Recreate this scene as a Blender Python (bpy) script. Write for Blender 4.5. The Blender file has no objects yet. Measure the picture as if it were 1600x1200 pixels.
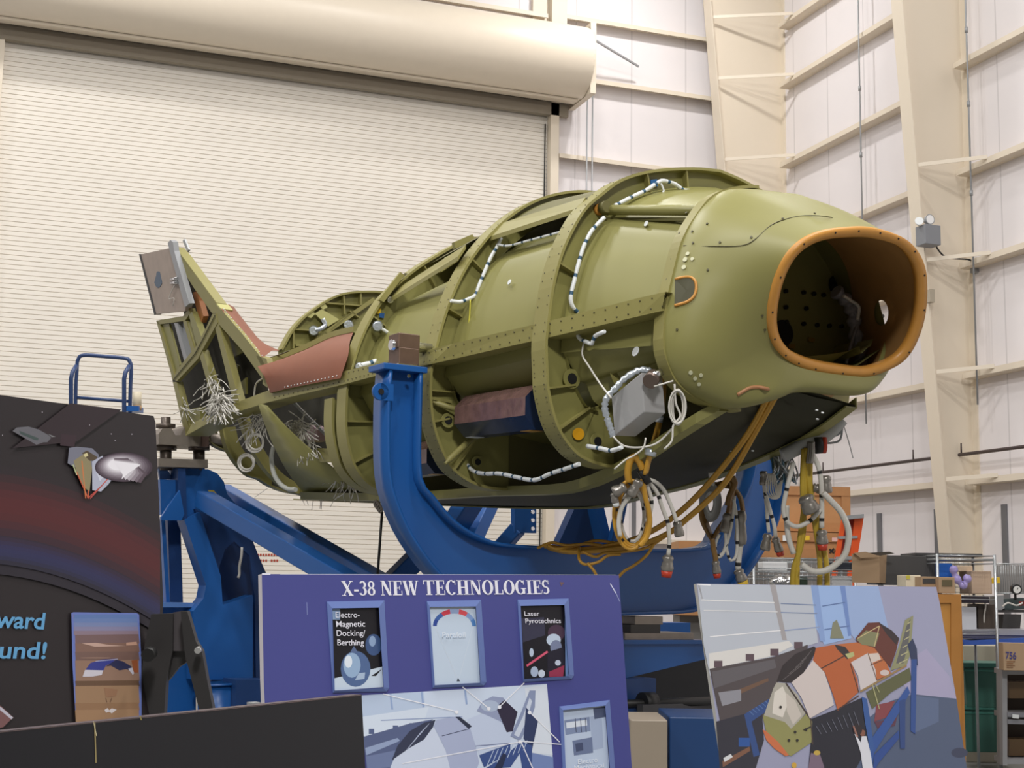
import bpy, bmesh, math, random
import numpy as np
from mathutils import Vector, Matrix, Euler
random.seed(7)
SC = bpy.context.scene
COL = SC.collection
# ---------------------------------------------------------------- camera
F_PX = 2226.7; YAW, PITCH, ROLL, CAMH = .35357974, .1422584, .01616692, 1.6
def _basis():
    cy, sy, cp, sp = math.cos(YAW), math.sin(YAW), math.cos(PITCH), math.sin(PITCH)
    f = np.array([sy*cp, cy*cp, sp]); r = np.array([cy, -sy, 0.]); u = np.cross(r, f)
    cr, sr = math.cos(ROLL), math.sin(ROLL)
    return cr*r+sr*u, -sr*r+cr*u, f
CR, CU, CW = _basis()
CPOS = np.array([0., 0., CAMH])
cam = bpy.data.cameras.new('camera'); camo = bpy.data.objects.new('camera', cam); COL.objects.link(camo)
cam.sensor_width = 36; cam.lens = F_PX/1600*36; cam.clip_end = 200; cam.clip_start = .05
camo.matrix_world = Matrix(((CR[0], CU[0], -CW[0], 0), (CR[1], CU[1], -CW[1], 0), (CR[2], CU[2], -CW[2], CAMH), (0, 0, 0, 1)))
SC.camera = camo
# ---------------------------------------------------------------- world, lights, exposure
SC.view_settings.view_transform = 'Standard'; SC.view_settings.look = 'None'
SC.view_settings.gamma = 1; SC.view_settings.use_curve_mapping = False
SC.view_settings.exposure = 0.17
w = bpy.data.worlds.new('hangar_ambient'); SC.world = w; w.use_nodes = True
w.node_tree.nodes['Background'].inputs[0].default_value = (1.0, .95, .9, 1)
w.node_tree.nodes['Background'].inputs[1].default_value = .13
def area(name, loc, power, size, target=None, color=(1, .975, .955)):
    l = bpy.data.lights.new(name, 'AREA'); l.energy = power; l.size = size; l.color = color; l.shape = 'DISK'
    o = bpy.data.objects.new(name, l); COL.objects.link(o); o.location = loc
    d = (Vector(target)-Vector(loc)) if target else Vector((0, 0, -1))
    o.rotation_euler = d.to_track_quat('-Z', 'Y').to_euler()
    return o
for k, (x, y, p) in enumerate([(-7, 3, 400), (-1, 3, 400), (5, 3, 400), (-7, 10, 400), (0, 11, 400), (8, 6, 400),
                               (-7, 16.5, 300), (0, 17, 300), (6, 15, 230)]):
    area('high_bay_or_fill_lamp', (x, y, 13.5), p, 1.0)
area('high_bay_or_fill_lamp', (9.6, 18.6, 13.2), 170, .5, (9.9, 20.2, 9.0))
area('high_bay_or_fill_lamp', (0, -3, 9.5), 700, 1.5, (2.2, 6, 1.5))  # added fill light behind the camera, brightens boards and nose; no such fixture
area('high_bay_or_fill_lamp', (10.6, 14, 13.2), 80, .5)
# ---------------------------------------------------------------- projection helpers (dimensioning from the photograph)
def ray(x, y): return CR*(x-800)/F_PX-CU*(y-600)/F_PX+CW
def at(x, y, d): return CPOS+ray(x, y)*d
def hit(x, y, P, n):
    d = ray(x, y); return CPOS+d*(np.dot(np.array(P)-CPOS, n)/np.dot(d, n))
def onX(x, y, X): return hit(x, y, (X, 0, 0), (1, 0, 0))
def onY(x, y, Y): return hit(x, y, (0, Y, 0), (0, 1, 0))
def onZ(x, y, Z): return hit(x, y, (0, 0, Z), (0, 0, 1))
def depth_of(P): return float((np.array(P)-CPOS)@CW)
A12 = math.radians(12)
T = np.array([-math.sin(A12), math.cos(A12), 0.])      # towards the tail
L = np.array([math.cos(A12), math.sin(A12), 0.])       # towards the far side
Zv = np.array([0., 0., 1.])
P0 = CPOS+ray(640, 560)*9.6
O = P0+1.47*L; O[2] = 0
def V(l, s, z): return O+l*L+s*T+z*Zv
def onS(x, y, s): return hit(x, y, O+s*T, T)
def onL(x, y, l): return hit(x, y, O+l*L, L)
def ls(P): q = P-O; return q@L, q@T, P[2]
# ---------------------------------------------------------------- materials
MAT = {}
def mat(name, col, rough=.5, metal=0., var=.06, scale=6., bump=0., spec=.5, emis=None, alpha=None):
    if name in MAT: return MAT[name]
    m = bpy.data.materials.new(name); m.use_nodes = True; nt = m.node_tree; b = nt.nodes['Principled BSDF']
    b.inputs['Roughness'].default_value = rough; b.inputs['Metallic'].default_value = metal
    b.inputs['Specular IOR Level'].default_value = spec
    tc = nt.nodes.new('ShaderNodeTexCoord'); ns = nt.nodes.new('ShaderNodeTexNoise')
    ns.inputs['Scale'].default_value = scale; ns.inputs['Detail'].default_value = 5
    nt.links.new(tc.outputs['Object'], ns.inputs['Vector'])
    mx = nt.nodes.new('ShaderNodeMix'); mx.data_type = 'RGBA'
    c = np.array(col[:3])
    mx.inputs[6].default_value = (*np.clip(c*(1-var), 0, 1), 1); mx.inputs[7].default_value = (*np.clip(c*(1+var), 0, 1), 1)
    nt.links.new(ns.outputs['Fac'], mx.inputs[0]); nt.links.new(mx.outputs[2], b.inputs['Base Color'])
    if bump:
        bp = nt.nodes.new('ShaderNodeBump'); bp.inputs['Strength'].default_value = bump; bp.inputs['Distance'].default_value = .01
        nt.links.new(ns.outputs['Fac'], bp.inputs['Height']); nt.links.new(bp.outputs[0], b.inputs['Normal'])
    if emis:
        b.inputs['Emission Color'].default_value = (*emis[:3], 1); b.inputs['Emission Strength'].default_value = emis[3]
    MAT[name] = m; return m
def srgb(r, g, b):
    f = lambda c: (c/255/12.92) if c/255 <= .04045 else ((c/255+.055)/1.055)**2.4
    return (f(r), f(g), f(b))
def pm(r, g, b, rough=.45):    # flat printed / paint colour by sRGB value
    return mat('paint_%d_%d_%d' % (r, g, b), srgb(r, g, b), rough, var=.03)
G = mat('green_primer', (.25, .236, .076), .42, var=.07, scale=3)
G2 = mat('green_primer_flange', (.27, .245, .08), .45, var=.06, scale=5)
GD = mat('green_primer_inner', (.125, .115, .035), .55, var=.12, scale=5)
OR = mat('orange_sealant', (.58, .27, .05), .42, var=.08, scale=20)
BRN = mat('brown_blanket', (.22, .072, .035), .5, var=.1, scale=8)
BLUE = mat('blue_enamel', (.012, .095, .33), .32, var=.07, scale=2)
STEEL = mat('raw_steel', (.30, .26, .22), .45, .6, var=.15, scale=12)
CHROME = mat('bright_steel', (.75, .75, .75), .2, 1.)
BLACK = mat('black_rubber', (.012, .012, .012), .5, var=.1)
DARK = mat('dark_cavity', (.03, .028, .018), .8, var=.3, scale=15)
WHT = mat('white_tape', (.75, .78, .78), .4, var=.08, scale=30)
TIE = mat('blue_tie', (.03, .09, .16), .5)
SILV = mat('silver_foil', (.62, .68, .74), .28, .7, var=.2, scale=40, bump=.5)
YEL = mat('amber_cable', (.56, .30, .035), .4, var=.12, scale=30)
YEL2 = mat('yellow_paint', (.75, .5, .03), .45)
GREY = mat('grey_enamel', (.33, .34, .35), .4, .2, var=.05)
CREAM = mat('cream_steel', (.74, .655, .53), .5, var=.03, scale=1.5)
WIRE = mat('white_wire', (.66, .64, .58), .45, var=.1)
DOT = mat('rivet_dark', (.09, .082, .035), .5)
# ---------------------------------------------------------------- mesh builder
class MB:
    def __init__(s): s.v = []; s.f = []; s.m = []; s.smooth = []
    def add(s, vs, fs, mi=0, sm=False):
        o = len(s.v); s.v += [tuple(float(c) for c in p) for p in vs]
        for f in fs:
            s.f.append(tuple(o+i for i in f)); s.m.append(mi); s.smooth.append(sm)
    def box(s, c, hx, hy, hz, mi=0):       # centre and three half-axis vectors
        c, hx, hy, hz = map(np.array, (c, hx, hy, hz))
        vs = [c+a*hx+b*hy+d*hz for d in (-1, 1) for a, b in ((-1, -1), (1, -1), (1, 1), (-1, 1))]
        s.add(vs, [(3, 2, 1, 0), (4, 5, 6, 7), (0, 1, 5, 4), (1, 2, 6, 5), (2, 3, 7, 6), (3, 0, 4, 7)], mi)
    def abox(s, x0, x1, y0, y1, z0, z1, mi=0):
        s.box(((x0+x1)/2, (y0+y1)/2, (z0+z1)/2), ((x1-x0)/2, 0, 0), (0, (y1-y0)/2, 0), (0, 0, (z1-z0)/2), mi)
    def prism(s, poly, ext, mi=0):         # polygon of 3D points pushed along ext
        n = len(poly); e = np.array(ext, float); vs = [np.array(p, float) for p in poly]; vs = vs+[p+e for p in vs]
        s.add(vs, [tuple(range(n))[::-1], tuple(range(n, 2*n))]+[(i, (i+1) % n, n+(i+1) % n, n+i) for i in range(n)], mi)
    def poly(s, pts, mi=0): s.add(pts, [tuple(range(len(pts)))], mi)
    def bar(s, a, b, w, h, up=(0, 0, 1), mi=0):
        a, b = np.array(a, float), np.array(b, float); d = b-a; n = np.linalg.norm(d); d = d/n
        x = np.cross(d, np.array(up, float)); x = x/(np.linalg.norm(x)+1e-9); y = np.cross(x, d)
        s.box((a+b)/2, d*n/2, x*w/2, y*h/2, mi)
    def tube(s, path, r, n=8, mi=0, band=None, closed=False, caps=True):
        P = [np.array(p, float) for p in path]; k = len(P); rs = r if hasattr(r, '__len__') else [r]*k
        o = len(s.v); prev = None
        for i in range(k):
            t = P[(i+1) % k]-P[i-1] if closed else P[min(i+1, k-1)]-P[max(i-1, 0)]
            t = t/(np.linalg.norm(t)+1e-9)
            if prev is None:
                x = np.cross(t, (0, 0, 1.));
                if np.linalg.norm(x) < .1: x = np.cross(t, (0, 1., 0))
            else: x = prev-t*(prev@t)
            x = x/(np.linalg.norm(x)+1e-9); prev = x; y = np.cross(t, x)
            for j in range(n):
                a = 2*math.pi*j/n; s.v.append(tuple(P[i]+rs[i]*(math.cos(a)*x+math.sin(a)*y)))
        for i in range(k if closed else k-1):
            i2 = (i+1) % k
            for j in range(n):
                s.f.append((o+i*n+j, o+i*n+(j+1) % n, o+i2*n+(j+1) % n, o+i2*n+j))
                s.m.append(mi if band is None else band(i)); s.smooth.append(True)
        if caps and not closed:
            s.f.append(tuple(o+j for j in range(n))[::-1]); s.m.append(mi); s.smooth.append(False)
            s.f.append(tuple(o+(k-1)*n+j for j in range(n))); s.m.append(mi); s.smooth.append(False)
    def cyl(s, a, b, r, n=16, mi=0, r2=None): s.tube([a, b], [r, r if r2 is None else r2], n, mi)
    def disc(s, c, nrm, r, mi=0, n=10, t=.003):
        c = np.array(c); nrm = np.array(nrm)/np.linalg.norm(nrm); s.tube([c-nrm*t, c+nrm*t], r, n, mi)
    def grid(s, rows, mi=0, sm=True, closed=False, skip=None):
        r = len(rows); c = len(rows[0]); o = len(s.v)
        for row in rows: s.v += [tuple(float(q) for q in p) for p in row]
        for i in range(r-1):
            for j in range(c if closed else c-1):
                j2 = (j+1) % c
                if skip and skip((np.array(rows[i][j])+rows[i][j2]+rows[i+1][j2]+rows[i+1][j])/4): continue
                s.f.append((o+i*c+j, o+i*c+j2, o+(i+1)*c+j2, o+(i+1)*c+j)); s.m.append(mi); s.smooth.append(sm)
    def build(s, name, mats, parent=None, solid=0, origin=None, bevel=0):
        if not isinstance(mats, (list, tuple)): mats = [mats]
        vs = np.array(s.v)
        loc = None
        if parent is None:
            lo, hi = vs.min(0), vs.max(0); loc = np.array([(lo[0]+hi[0])/2, (lo[1]+hi[1])/2, lo[2]])
            vl = vs-loc
        else:
            R = ROOTS[parent.name]; vl = (vs-R[0])@R[1]
        me = bpy.data.meshes.new(name); me.from_pydata([tuple(p) for p in vl], [], s.f)
        for m in mats: me.materials.append(m)
        me.polygons.foreach_set('material_index', s.m); me.polygons.foreach_set('use_smooth', s.smooth)
        me.update()
        if solid == 0:
            bm = bmesh.new(); bm.from_mesh(me); bmesh.ops.recalc_face_normals(bm, faces=bm.faces); bm.to_mesh(me); bm.free()
        o = bpy.data.objects.new(name, me); COL.objects.link(o)
        if loc is not None: o.location = loc; ROOTS[o.name] = (loc, np.eye(3))
        if parent is not None: o.parent = parent; ROOTS[o.name] = ROOTS[parent.name]
        if solid:
            md = o.modifiers.new('solid', 'SOLIDIFY'); md.thickness = solid; md.offset = 0
        if bevel:
            md = o.modifiers.new('bevel', 'BEVEL'); md.width = bevel; md.segments = 2; md.limit_method = 'ANGLE'
        return o
ROOTS = {}
def tag(o, label=None, cat=None, group=None, kind=None):
    if label: o['label'] = label
    if cat: o['category'] = cat
    if group: o['group'] = group
    if kind: o['kind'] = kind
    return o
def empty(name, loc, rz=0., label=None, cat=None, group=None, kind=None):
    o = bpy.data.objects.new(name, None); COL.objects.link(o); o.location = loc; o.rotation_euler = (0, 0, rz)
    c, s_ = math.cos(rz), math.sin(rz)
    ROOTS[o.name] = (np.array(loc, float), np.array([[c, -s_, 0], [s_, c, 0], [0, 0, 1]]))
    return tag(o, label, cat, group, kind)
def struct(o, cat=None): o['kind'] = 'structure'; return o
def smooth_path(pts, n=6):     # Catmull-Rom through the points
    P = [np.array(p, float) for p in pts]; P = [2*P[0]-P[1]]+P+[2*P[-1]-P[-2]]; out = []
    for i in range(1, len(P)-2):
        for k in range(n):
            t = k/n; a, b, c, d = P[i-1:i+3]
            out.append(.5*((2*b)+(-a+c)*t+(2*a-5*b+4*c-d)*t*t+(-a+3*b-3*c+d)*t**3))
    out.append(P[-2]); return out
def resample(P, n):
    P = [np.array(p, float) for p in P]; d = [0]
    for i in range(len(P)-1): d.append(d[-1]+np.linalg.norm(P[i+1]-P[i]))
    out = []
    for k in range(n):
        t = d[-1]*k/(n-1); i = min(max(np.searchsorted(d, t)-1, 0), len(P)-2)
        q = (t-d[i])/(d[i+1]-d[i]+1e-9); out.append(P[i]*(1-q)+P[i+1]*q)
    return out
# ================================================================ THE HALL
XR, YB = 13.0, 22.0
def wallmat(name, col, axis, pitch=.3048, depth=.6):
    m = bpy.data.materials.new(name); m.use_nodes = True; nt = m.node_tree; b = nt.nodes['Principled BSDF']
    b.inputs['Roughness'].default_value = .55
    tc = nt.nodes.new('ShaderNodeTexCoord'); sp = nt.nodes.new('ShaderNodeSeparateXYZ'); nt.links.new(tc.outputs['Object'], sp.inputs[0])
    mu = nt.nodes.new('ShaderNodeMath'); mu.operation = 'DIVIDE'; mu.inputs[1].default_value = pitch
    nt.links.new(sp.outputs[axis], mu.inputs[0])
    fr = nt.nodes.new('ShaderNodeMath'); fr.operation = 'FRACT'; nt.links.new(mu.outputs[0], fr.inputs[0])
    lt = nt.nodes.new('ShaderNodeMath'); lt.operation = 'LESS_THAN'; lt.inputs[1].default_value = .025; nt.links.new(fr.outputs[0], lt.inputs[0])
    ns = nt.nodes.new('ShaderNodeTexNoise'); ns.inputs['Scale'].default_value = .8; ns.inputs['Detail'].default_value = 6
    nt.links.new(tc.outputs['Object'], ns.inputs['Vector'])
    mx = nt.nodes.new('ShaderNodeMix'); mx.data_type = 'RGBA'; c = np.array(col)
    mx.inputs[6].default_value = (*c*.93, 1); mx.inputs[7].default_value = (*np.clip(c*1.05, 0, 1), 1)
    nt.links.new(ns.outputs['Fac'], mx.inputs[0])
    m2 = nt.nodes.new('ShaderNodeMix'); m2.data_type = 'RGBA'; m2.inputs[7].default_value = (*c*depth, 1)
    nt.links.new(mx.outputs[2], m2.inputs[6]); nt.links.new(lt.outputs[0], m2.inputs[0]); nt.links.new(m2.outputs[2], b.inputs['Base Color'])
    return m
WALLM = wallmat('wall_liner_x', (.79, .75, .755), 0, 1.07, .80)
WALLMY = wallmat('wall_liner_y', (.80, .76, .765), 1, 1.07, .80)
FLOORM = mat('floor_concrete', (.20, .20, .19), .45, var=.12, scale=2.5)
b = MB(); b.abox(-16, XR+.3, -8, YB+.3, -.2, 0); struct(b.build('floor', FLOORM))
b = MB(); b.abox(XR, XR+.25, -8, YB+.25, 0, 15); struct(b.build('wall_right', WALLMY))
DX0, DX1, DZ = -.15, 8.78, 10.0
b = MB(); b.abox(DX1+.05, XR, YB, YB+.25, 0, 15); b.abox(-16, DX0-.1, YB, YB+.25, 0, 15); b.abox(DX0-.1, DX1+.05, YB, YB+.25, DZ+.6, 15)
struct(b.build('wall_back', WALLM))
# roller door: curtain of interlocking slats, hood drum, guides, end brackets
door = empty('door_1', ((DX0+DX1)/2, YB, 0)); struct(door)
SLAT = wallmat('door_slat', (.80, .745, .66), 2, .0725, .55)
b = MB(); n = int(10.4/.0725)
prof = []
for k in range(n):
    z = k*.0725; prof += [(YB+.006, z), (YB-.008, z+.004), (YB-.009, z+.064), (YB+.006, z+.069)]
for i in range(len(prof)-1):
    (y0, z0), (y1, z1) = prof[i:i+2]
    b.add([(DX0, y0, z0), (DX1-.1, y0, z0), (DX1-.1, y1, z1), (DX0, y1, z1)], [(0, 1, 2, 3)])
b.build('curtain', mat('door_slats', (.80, .75, .665), .5, var=.05, scale=1.2), door)
b = MB(); b.abox(DX0-.12, DX0+.02, YB-.18, YB, 0, 9.9); b.build('guide_rail', CREAM, door)
b = MB(); b.abox(DX1-.1, DX1+.05, YB-.2, YB-.02, 0, 10.05); b.build('guide_rail', CREAM, door)
b = MB(); x = DX1-.14; b.tube([(x, YB-.03, z) for z in np.arange(0, 10, .5)], .012, 6); b.build('guide_cable', BLACK, door)
b = MB(); R = .62; cz = 10.42
ring = [(YB-.62+R*math.cos(a), cz+R*math.sin(a)) for a in np.linspace(math.radians(60), math.radians(262), 24)]
ring = [(YB-.02, cz+.54)]+ring+[(YB-.45, cz-.6), (YB-.30, cz-.60)]
b.grid([[(x, y, z) for y, z in ring] for x in (-6, -3, 2.9, 2.92, 6, 6.02, 9.02)], sm=True)
b.prism([(9.02, y, z) for y, z in ring], (.03, 0, 0))
b.build('hood', mat('hood_steel', (.78, .69, .56), .38, var=.03), door)
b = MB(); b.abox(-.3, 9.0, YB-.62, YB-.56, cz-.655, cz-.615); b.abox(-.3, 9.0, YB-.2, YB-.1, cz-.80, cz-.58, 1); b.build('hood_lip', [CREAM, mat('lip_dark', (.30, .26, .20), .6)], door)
b = MB(); b.tube([(-6, YB-.45, cz+.66), (3, YB-.45, cz+.66), (9.1, YB-.45, cz+.66)], .02, 6)
for x in (3.05, 5.55, 8.3): b.abox(x, x+.12, YB-.5, YB-.4, cz+.6, cz+.71)
b.build('conduit', GREY, door)
b = MB(); b.abox(9.06, 9.16, YB-1.0, YB-.05, cz-.62, cz+.62); b.build('end_bracket', CREAM, door)
b = MB()
for x in (9.22, 9.32): b.tube([(x, YB-.5, cz+.3), (x, YB-.5, 6), (x, YB-.5, 1.2)], .014, 6)
b.build('pull_chain', GREY, door)
b = MB(); b.bar((9.15, YB-.6, cz+.55), (10.3, YB-.25, cz+.28), .03, .03); b.build('hood_brace', GREY, door)
# printed lines on the door curtain
b = MB()
for y0 in (867, 876):
    for k in range(9):
        x = 403+k*4.3
        if random.random() < .8:
            p = onY(x, y0, YB-.012); b.box(p, (.014, 0, 0), (0, .002, 0), (0, 0, .018))
b.build('warning_print', pm(170, 70, 50), door)
# girts (cold-formed rails) and tapered columns
GSH = .19
def girt_back(n, x0, x1, z, perf=True):
    b = MB(); d = .20
    b.abox(x0, x1, YB-d, YB, z-.012, z); b.abox(x0, x1, YB-d-.01, YB-d, z-.07, z+.004)
    if perf:
        for k in range(26):
            x = x0+.12+k*.10+random.random()*.03
            if x < x1-.1: b.box((x, YB-.05-.09*(k % 2), z-.0135), (.018, 0, 0), (0, .012, 0), (0, 0, .001), 1)
    struct(b.build('trim_%d' % n, [CREAM, pm(250, 240, 220)]))
zb = [onY(990, 40, YB-.2)[2], onY(1008, 136, YB-.2)[2], onY(1000, 256, YB-.2)[2]]
for i, z in enumerate(zb): girt_back(1+i, DX1+.06, 12.3, z)
girt_back(4, 4.5, 8.6, onY(770, 8, YB-.2)[2])
for i, z in enumerate([zb[2]-1.5, zb[2]-3.0, zb[2]-4.6, 2.45]): girt_back(5+i, DX1+.06, 12.3, z, False)
b = MB(); b.abox(8.66, 8.94, YB-.24, YB-.0, 10.6, 15); b.abox(8.36, 8.66, YB-.1, YB-.0, 10.9, 15); struct(b.build('trim_9', CREAM))
# girts on the right wall, both bays
gz = []
for (x, y) in [(1215, 45), (1275, 102), (1352, 193), (1385, 320), (1420, 611), (1420, 765), (1558, 248), (1566, 751)]:
    gz.append(onX(x, y, XR-.2)[2])
print('GIRT z', [round(float(q), 2) for q in gz])
def girt_right(n, y0, y1, z):
    b = MB(); d = .20
    b.abox(XR-d, XR, y0, y1, z-.012, z); b.abox(XR-d-.012, XR-d, y0, y1, z-.01, z+.075)
    for k in range(14):
        b.box((XR-.06-.06*(k % 2), y1-.35-k*.11, z-.0135), (.012, 0, 0), (0, .018, 0), (0, 0, .001), 1)
    return struct(b.build('trim_%d' % n, [CREAM, pm(235, 220, 195)]))
GZ = [gz[0], gz[1], gz[2], gz[3], gz[4], gz[5], (gz[3]+gz[4])/2]
for i, z in enumerate(GZ): girt_right(10+i, 16.62, 21.2, z)
gz2 = [gz[6], onX(1560, 400, XR-.2)[2], onX(1560, 580, XR-.2)[2], gz[7], onX(1560, 70, XR-.2)[2]]
print('bay2', [round(float(q), 2) for q in gz2])
for i, z in enumerate(gz2): girt_right(20+i, 8, 16.38, z)
def column(n, yc, x_top, x_bot, flange=.26):
    b = MB(); t = .012
    X1 = XR-.02
    b.prism([(X1, yc, 0), (x_bot, yc, 0), (x_top, yc, 15), (X1, yc, 15)], (0, t, 0))
    b.prism([(x_bot, yc-flange/2, 0), (x_bot, yc+flange/2, 0), (x_top, yc+flange/2, 15), (x_top, yc-flange/2, 15)], (-.02, 0, 0))
    b.abox(X1-.0, X1+.02, yc-flange/2, yc+flange/2, 0, 15)
    return struct(b.build('trim_%d' % n, CREAM))
YC2 = 16.45; YC1 = 21.45
xt, xb = onY(1412, 5, YC2-.13), onY(1487, 860, YC2-.13)
sl = (xt[0]-xb[0])/(xt[2]-xb[2]); c2 = column(30, YC2, xt[0]+sl*(15-xt[2]), xb[0]-sl*xb[2])
xt1, xb1 = onY(1112, 5, YC1-.13), onY(1134, 268, YC1-.13)
sl1 = (xt1[0]-xb1[0])/(xt1[2]-xb1[2]); c1 = column(31, YC1, xt1[0]+sl1*(15-xt1[2]), xb1[0]-sl1*xb1[2])
print('columns', xt, xb, xt1, xb1)
for zz in GZ+gz2[:1]+gz2[1:4]: pass
def brace(col, yc, z, xin, dy):
    b = MB(); b.bar((xin, yc-.14, z), (XR-.21, yc+dy, z+.03), .012, .055); b.build('flange_brace', CREAM, col)
for z in GZ[:6]:
    xin = xb1[0]+sl1*(z-xb1[2]); brace(c1, YC1, z+.05, xin, -.75)
for z in gz2[:4]:
    xin = xb[0]+sl*(z-xb[2]); brace(c2, YC2, z+.05, xin, -.75)
# sprinkler pipe rail and downpipes
pz = onX(1418, 721, XR-.25)[2]
b = MB(); b.tube([(XR-.25, 21.3, pz), (XR-.25, 8, pz)], .025, 8)
for y in (19.9, 17.5, 16.4, 13, 10): b.cyl((XR-.25, y, pz), (XR-.25, y, pz+.16), .012, 6)
tag(b.build('wall_pipe', mat('dark_pipe', (.07, .05, .05), .4, .3)), 'thin dark horizontal pipe running along the right wall above the crates', 'pipe')
def conduit(px, lab, y0=0, y1=345, X=XR-.28):
    p0, p1 = onX(px[0], y0, X), onX(px[1], y1, X); q = np.array([X, (p0[1]+p1[1])/2, 0])
    b = MB(); b.tube([(X, q[1], 15), (X, q[1], 10), (X, q[1], 4.2)], .014, 6)
    for z in (8.5, 7.2, 9.6): b.cyl((X, q[1], z-.04), (X, q[1], z+.04), .025, 6)
    tag(b.build('conduit', GREY), lab, 'conduit')
conduit((1338, 1350), 'thin grey vertical conduit on the right wall between the two columns')
conduit((1506, 1519), 'dark vertical conduit at the right edge of the nearer column', 0, 270, XR-.26)
# vertical dark panel joints below the last girt
JNT = mat('joint_dark', (.16, .16, .17), .5)
for i, px in enumerate([1375, 1465, 1571]):
    p = onX(px, 840, XR-.01); b = MB(); b.abox(XR-.03, XR, p[1]-.05, p[1]+.05, 0, gz[5]-.3); struct(b.build('trim_%d' % (40+i), JNT))
for i, px in enumerate([990]):
    p = onY(px, 830, YB-.01); b = MB(); b.abox(p[0]-.035, p[0]+.035, YB-.03, YB, 0, 3.2); struct(b.build('trim_%d' % (45+i), JNT))
# emergency light on the nearer column
e = onY(1442, 372, YC2-.15); em = empty('emergency_light', e, label='grey emergency light box with round lamp head fixed high on the column', cat='light')
b = MB(); b.box(e+[0, -.12, 0], (.13, 0, 0), (0, .11, 0), (0, 0, .14)); b.build('housing', mat('grey_housing', (.22, .23, .25), .5), em, bevel=.008)
lp = e+[-.02, -.14, .22]
b = MB(); b.cyl(lp+[0, .03, 0], lp+[0, -.06, 0], .05, 16, 0, .075); b.cyl(e+[-.02, -.14, .13], lp, .012, 6); h = b.build('lamp_head', GREY, em)
b = MB(); b.cyl(lp+[0, -.055, 0], lp+[0, -.062, 0], .062, 16); b.build('lens', mat('lamp_lens', (.85, .85, .85), .15), h)
lp = e+[-.16, -.12, .17]
b = MB(); b.cyl(lp+[.03, .03, 0], lp+[-.02, -.05, .02], .03, 12, 0, .06); b.build('lamp_head', WHT, em)
b = MB(); q = [e+[.10, -.14, .02], at(1463, 385, depth_of(e)), at(1475, 400, depth_of(e)), at(1490, 404, depth_of(e)), at(1515, 406, depth_of(e)), at(1521, 415, depth_of(e)+.2)]
b.tube(smooth_path(q), .012, 6); b.build('power_cord', BLACK, em)
b = MB(); p = at(1523, 420, depth_of(e)+.2); b.box(p, (.05, 0, 0), (0, .04, 0), (0, 0, .06)); b.build('socket_box', GREY, em)
e = onY(1445, 465, YC2-.05); b = MB(); b.abox(e[0]-.06, e[0]+.02, YC2-.25, YC2-.14, e[2]-.1, e[2]+.08)
tag(b.build('junction_box', mat('tan_box', (.4, .35, .27), .5)), 'small tan electrical box on the column behind the nose opening', 'electrical box')
# ================================================================ THE SPACECRAFT
craft = empty('spacecraft_fuselage', V(0, 1, 0), A12, 'unfinished green primed lifting body spacecraft fuselage held in the blue cradle', 'spacecraft')
SU = {   # upper half sections: crest -> waterline, (l, z)
 -2.15: [(0, 4.02), (-.23, 4.01), (-.46, 3.97), (-.66, 3.88), (-.80, 3.72), (-.89, 3.57), (-.95, 3.38), (-1.0, 3.19), (-1.02, 3.00)],
 -1.40: [(0, 4.33), (-.2, 4.31), (-.45, 4.26), (-.65, 4.2), (-.82, 4.12), (-.96, 4.01), (-1.08, 3.9), (-1.18, 3.74), (-1.25, 3.59), (-1.31, 3.38), (-1.35, 3.10), (-1.355, 3.0)],
 -.20: [(0, 4.45), (-.3, 4.42), (-.6, 4.32), (-.85, 4.16), (-1.06, 3.95), (-1.22, 3.72), (-1.34, 3.46), (-1.41, 3.23), (-1.46, 3.0)],
 1.0: [(0, 4.36), (-.3, 4.33), (-.51, 4.27), (-.74, 4.13), (-.96, 3.97), (-1.17, 3.77), (-1.3, 3.58), (-1.40, 3.36), (-1.46, 3.15), (-1.49, 3.0)],
 2.4: [(0, 4.3), (-.3, 4.24), (-.6, 4.1), (-.9, 3.8), (-1.1, 3.55), (-1.3, 3.3), (-1.42, 3.15), (-1.5, 3.03)]}
SL = {   # lower half: waterline -> keel
 -2.15: [(-1.02, 3.0), (-1.01, 2.92), (-.97, 2.83), (-.92, 2.76), (-.82, 2.70), (-.68, 2.66), (-.5, 2.64), (0, 2.63)],
 -1.40: [(-1.355, 3.0), (-1.345, 2.85), (-1.34, 2.78), (-1.31, 2.66), (-1.26, 2.54), (-1.18, 2.44), (-1.08, 2.37), (-.92, 2.33), (-.80, 2.33)],
 -.20: [(-1.46, 3.0), (-1.46, 2.84), (-1.43, 2.65), (-1.36, 2.48), (-1.27, 2.36), (-1.12, 2.28), (-.97, 2.25), (-.8, 2.25)],
 1.0: [(-1.49, 3.0), (-1.49, 2.77), (-1.46, 2.59), (-1.39, 2.43), (-1.25, 2.31), (-1.0, 2.26), (-.8, 2.26)],
 2.4: [(-1.5, 3.03), (-1.49, 2.8), (-1.42, 2.6), (-1.3, 2.45), (-1.1, 2.36), (-.8, 2.31), (-.5, 2.30)],
 4.2: [(-1.5, 2.96), (-1.42, 2.8), (-1.28, 2.68), (-1.1, 2.57), (-.85, 2.48), (-.5, 2.40)]}
NU = 40
def prep(D): return {s: np.array(resample(smooth_path([(a, 0, b) for a, b in p]), NU))[:, [0, 2]] for s, p in D.items()}
PU, PL = prep(SU), prep(SL)
def sect(D, s):
    ks = sorted(D); s = min(max(s, ks[0]), ks[-1]); i = min(max(np.searchsorted(ks, s)-1, 0), len(ks)-2)
    q = (s-ks[i])/(ks[i+1]-ks[i]); return D[ks[i]]*(1-q)+D[ks[i+1]]*q
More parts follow.
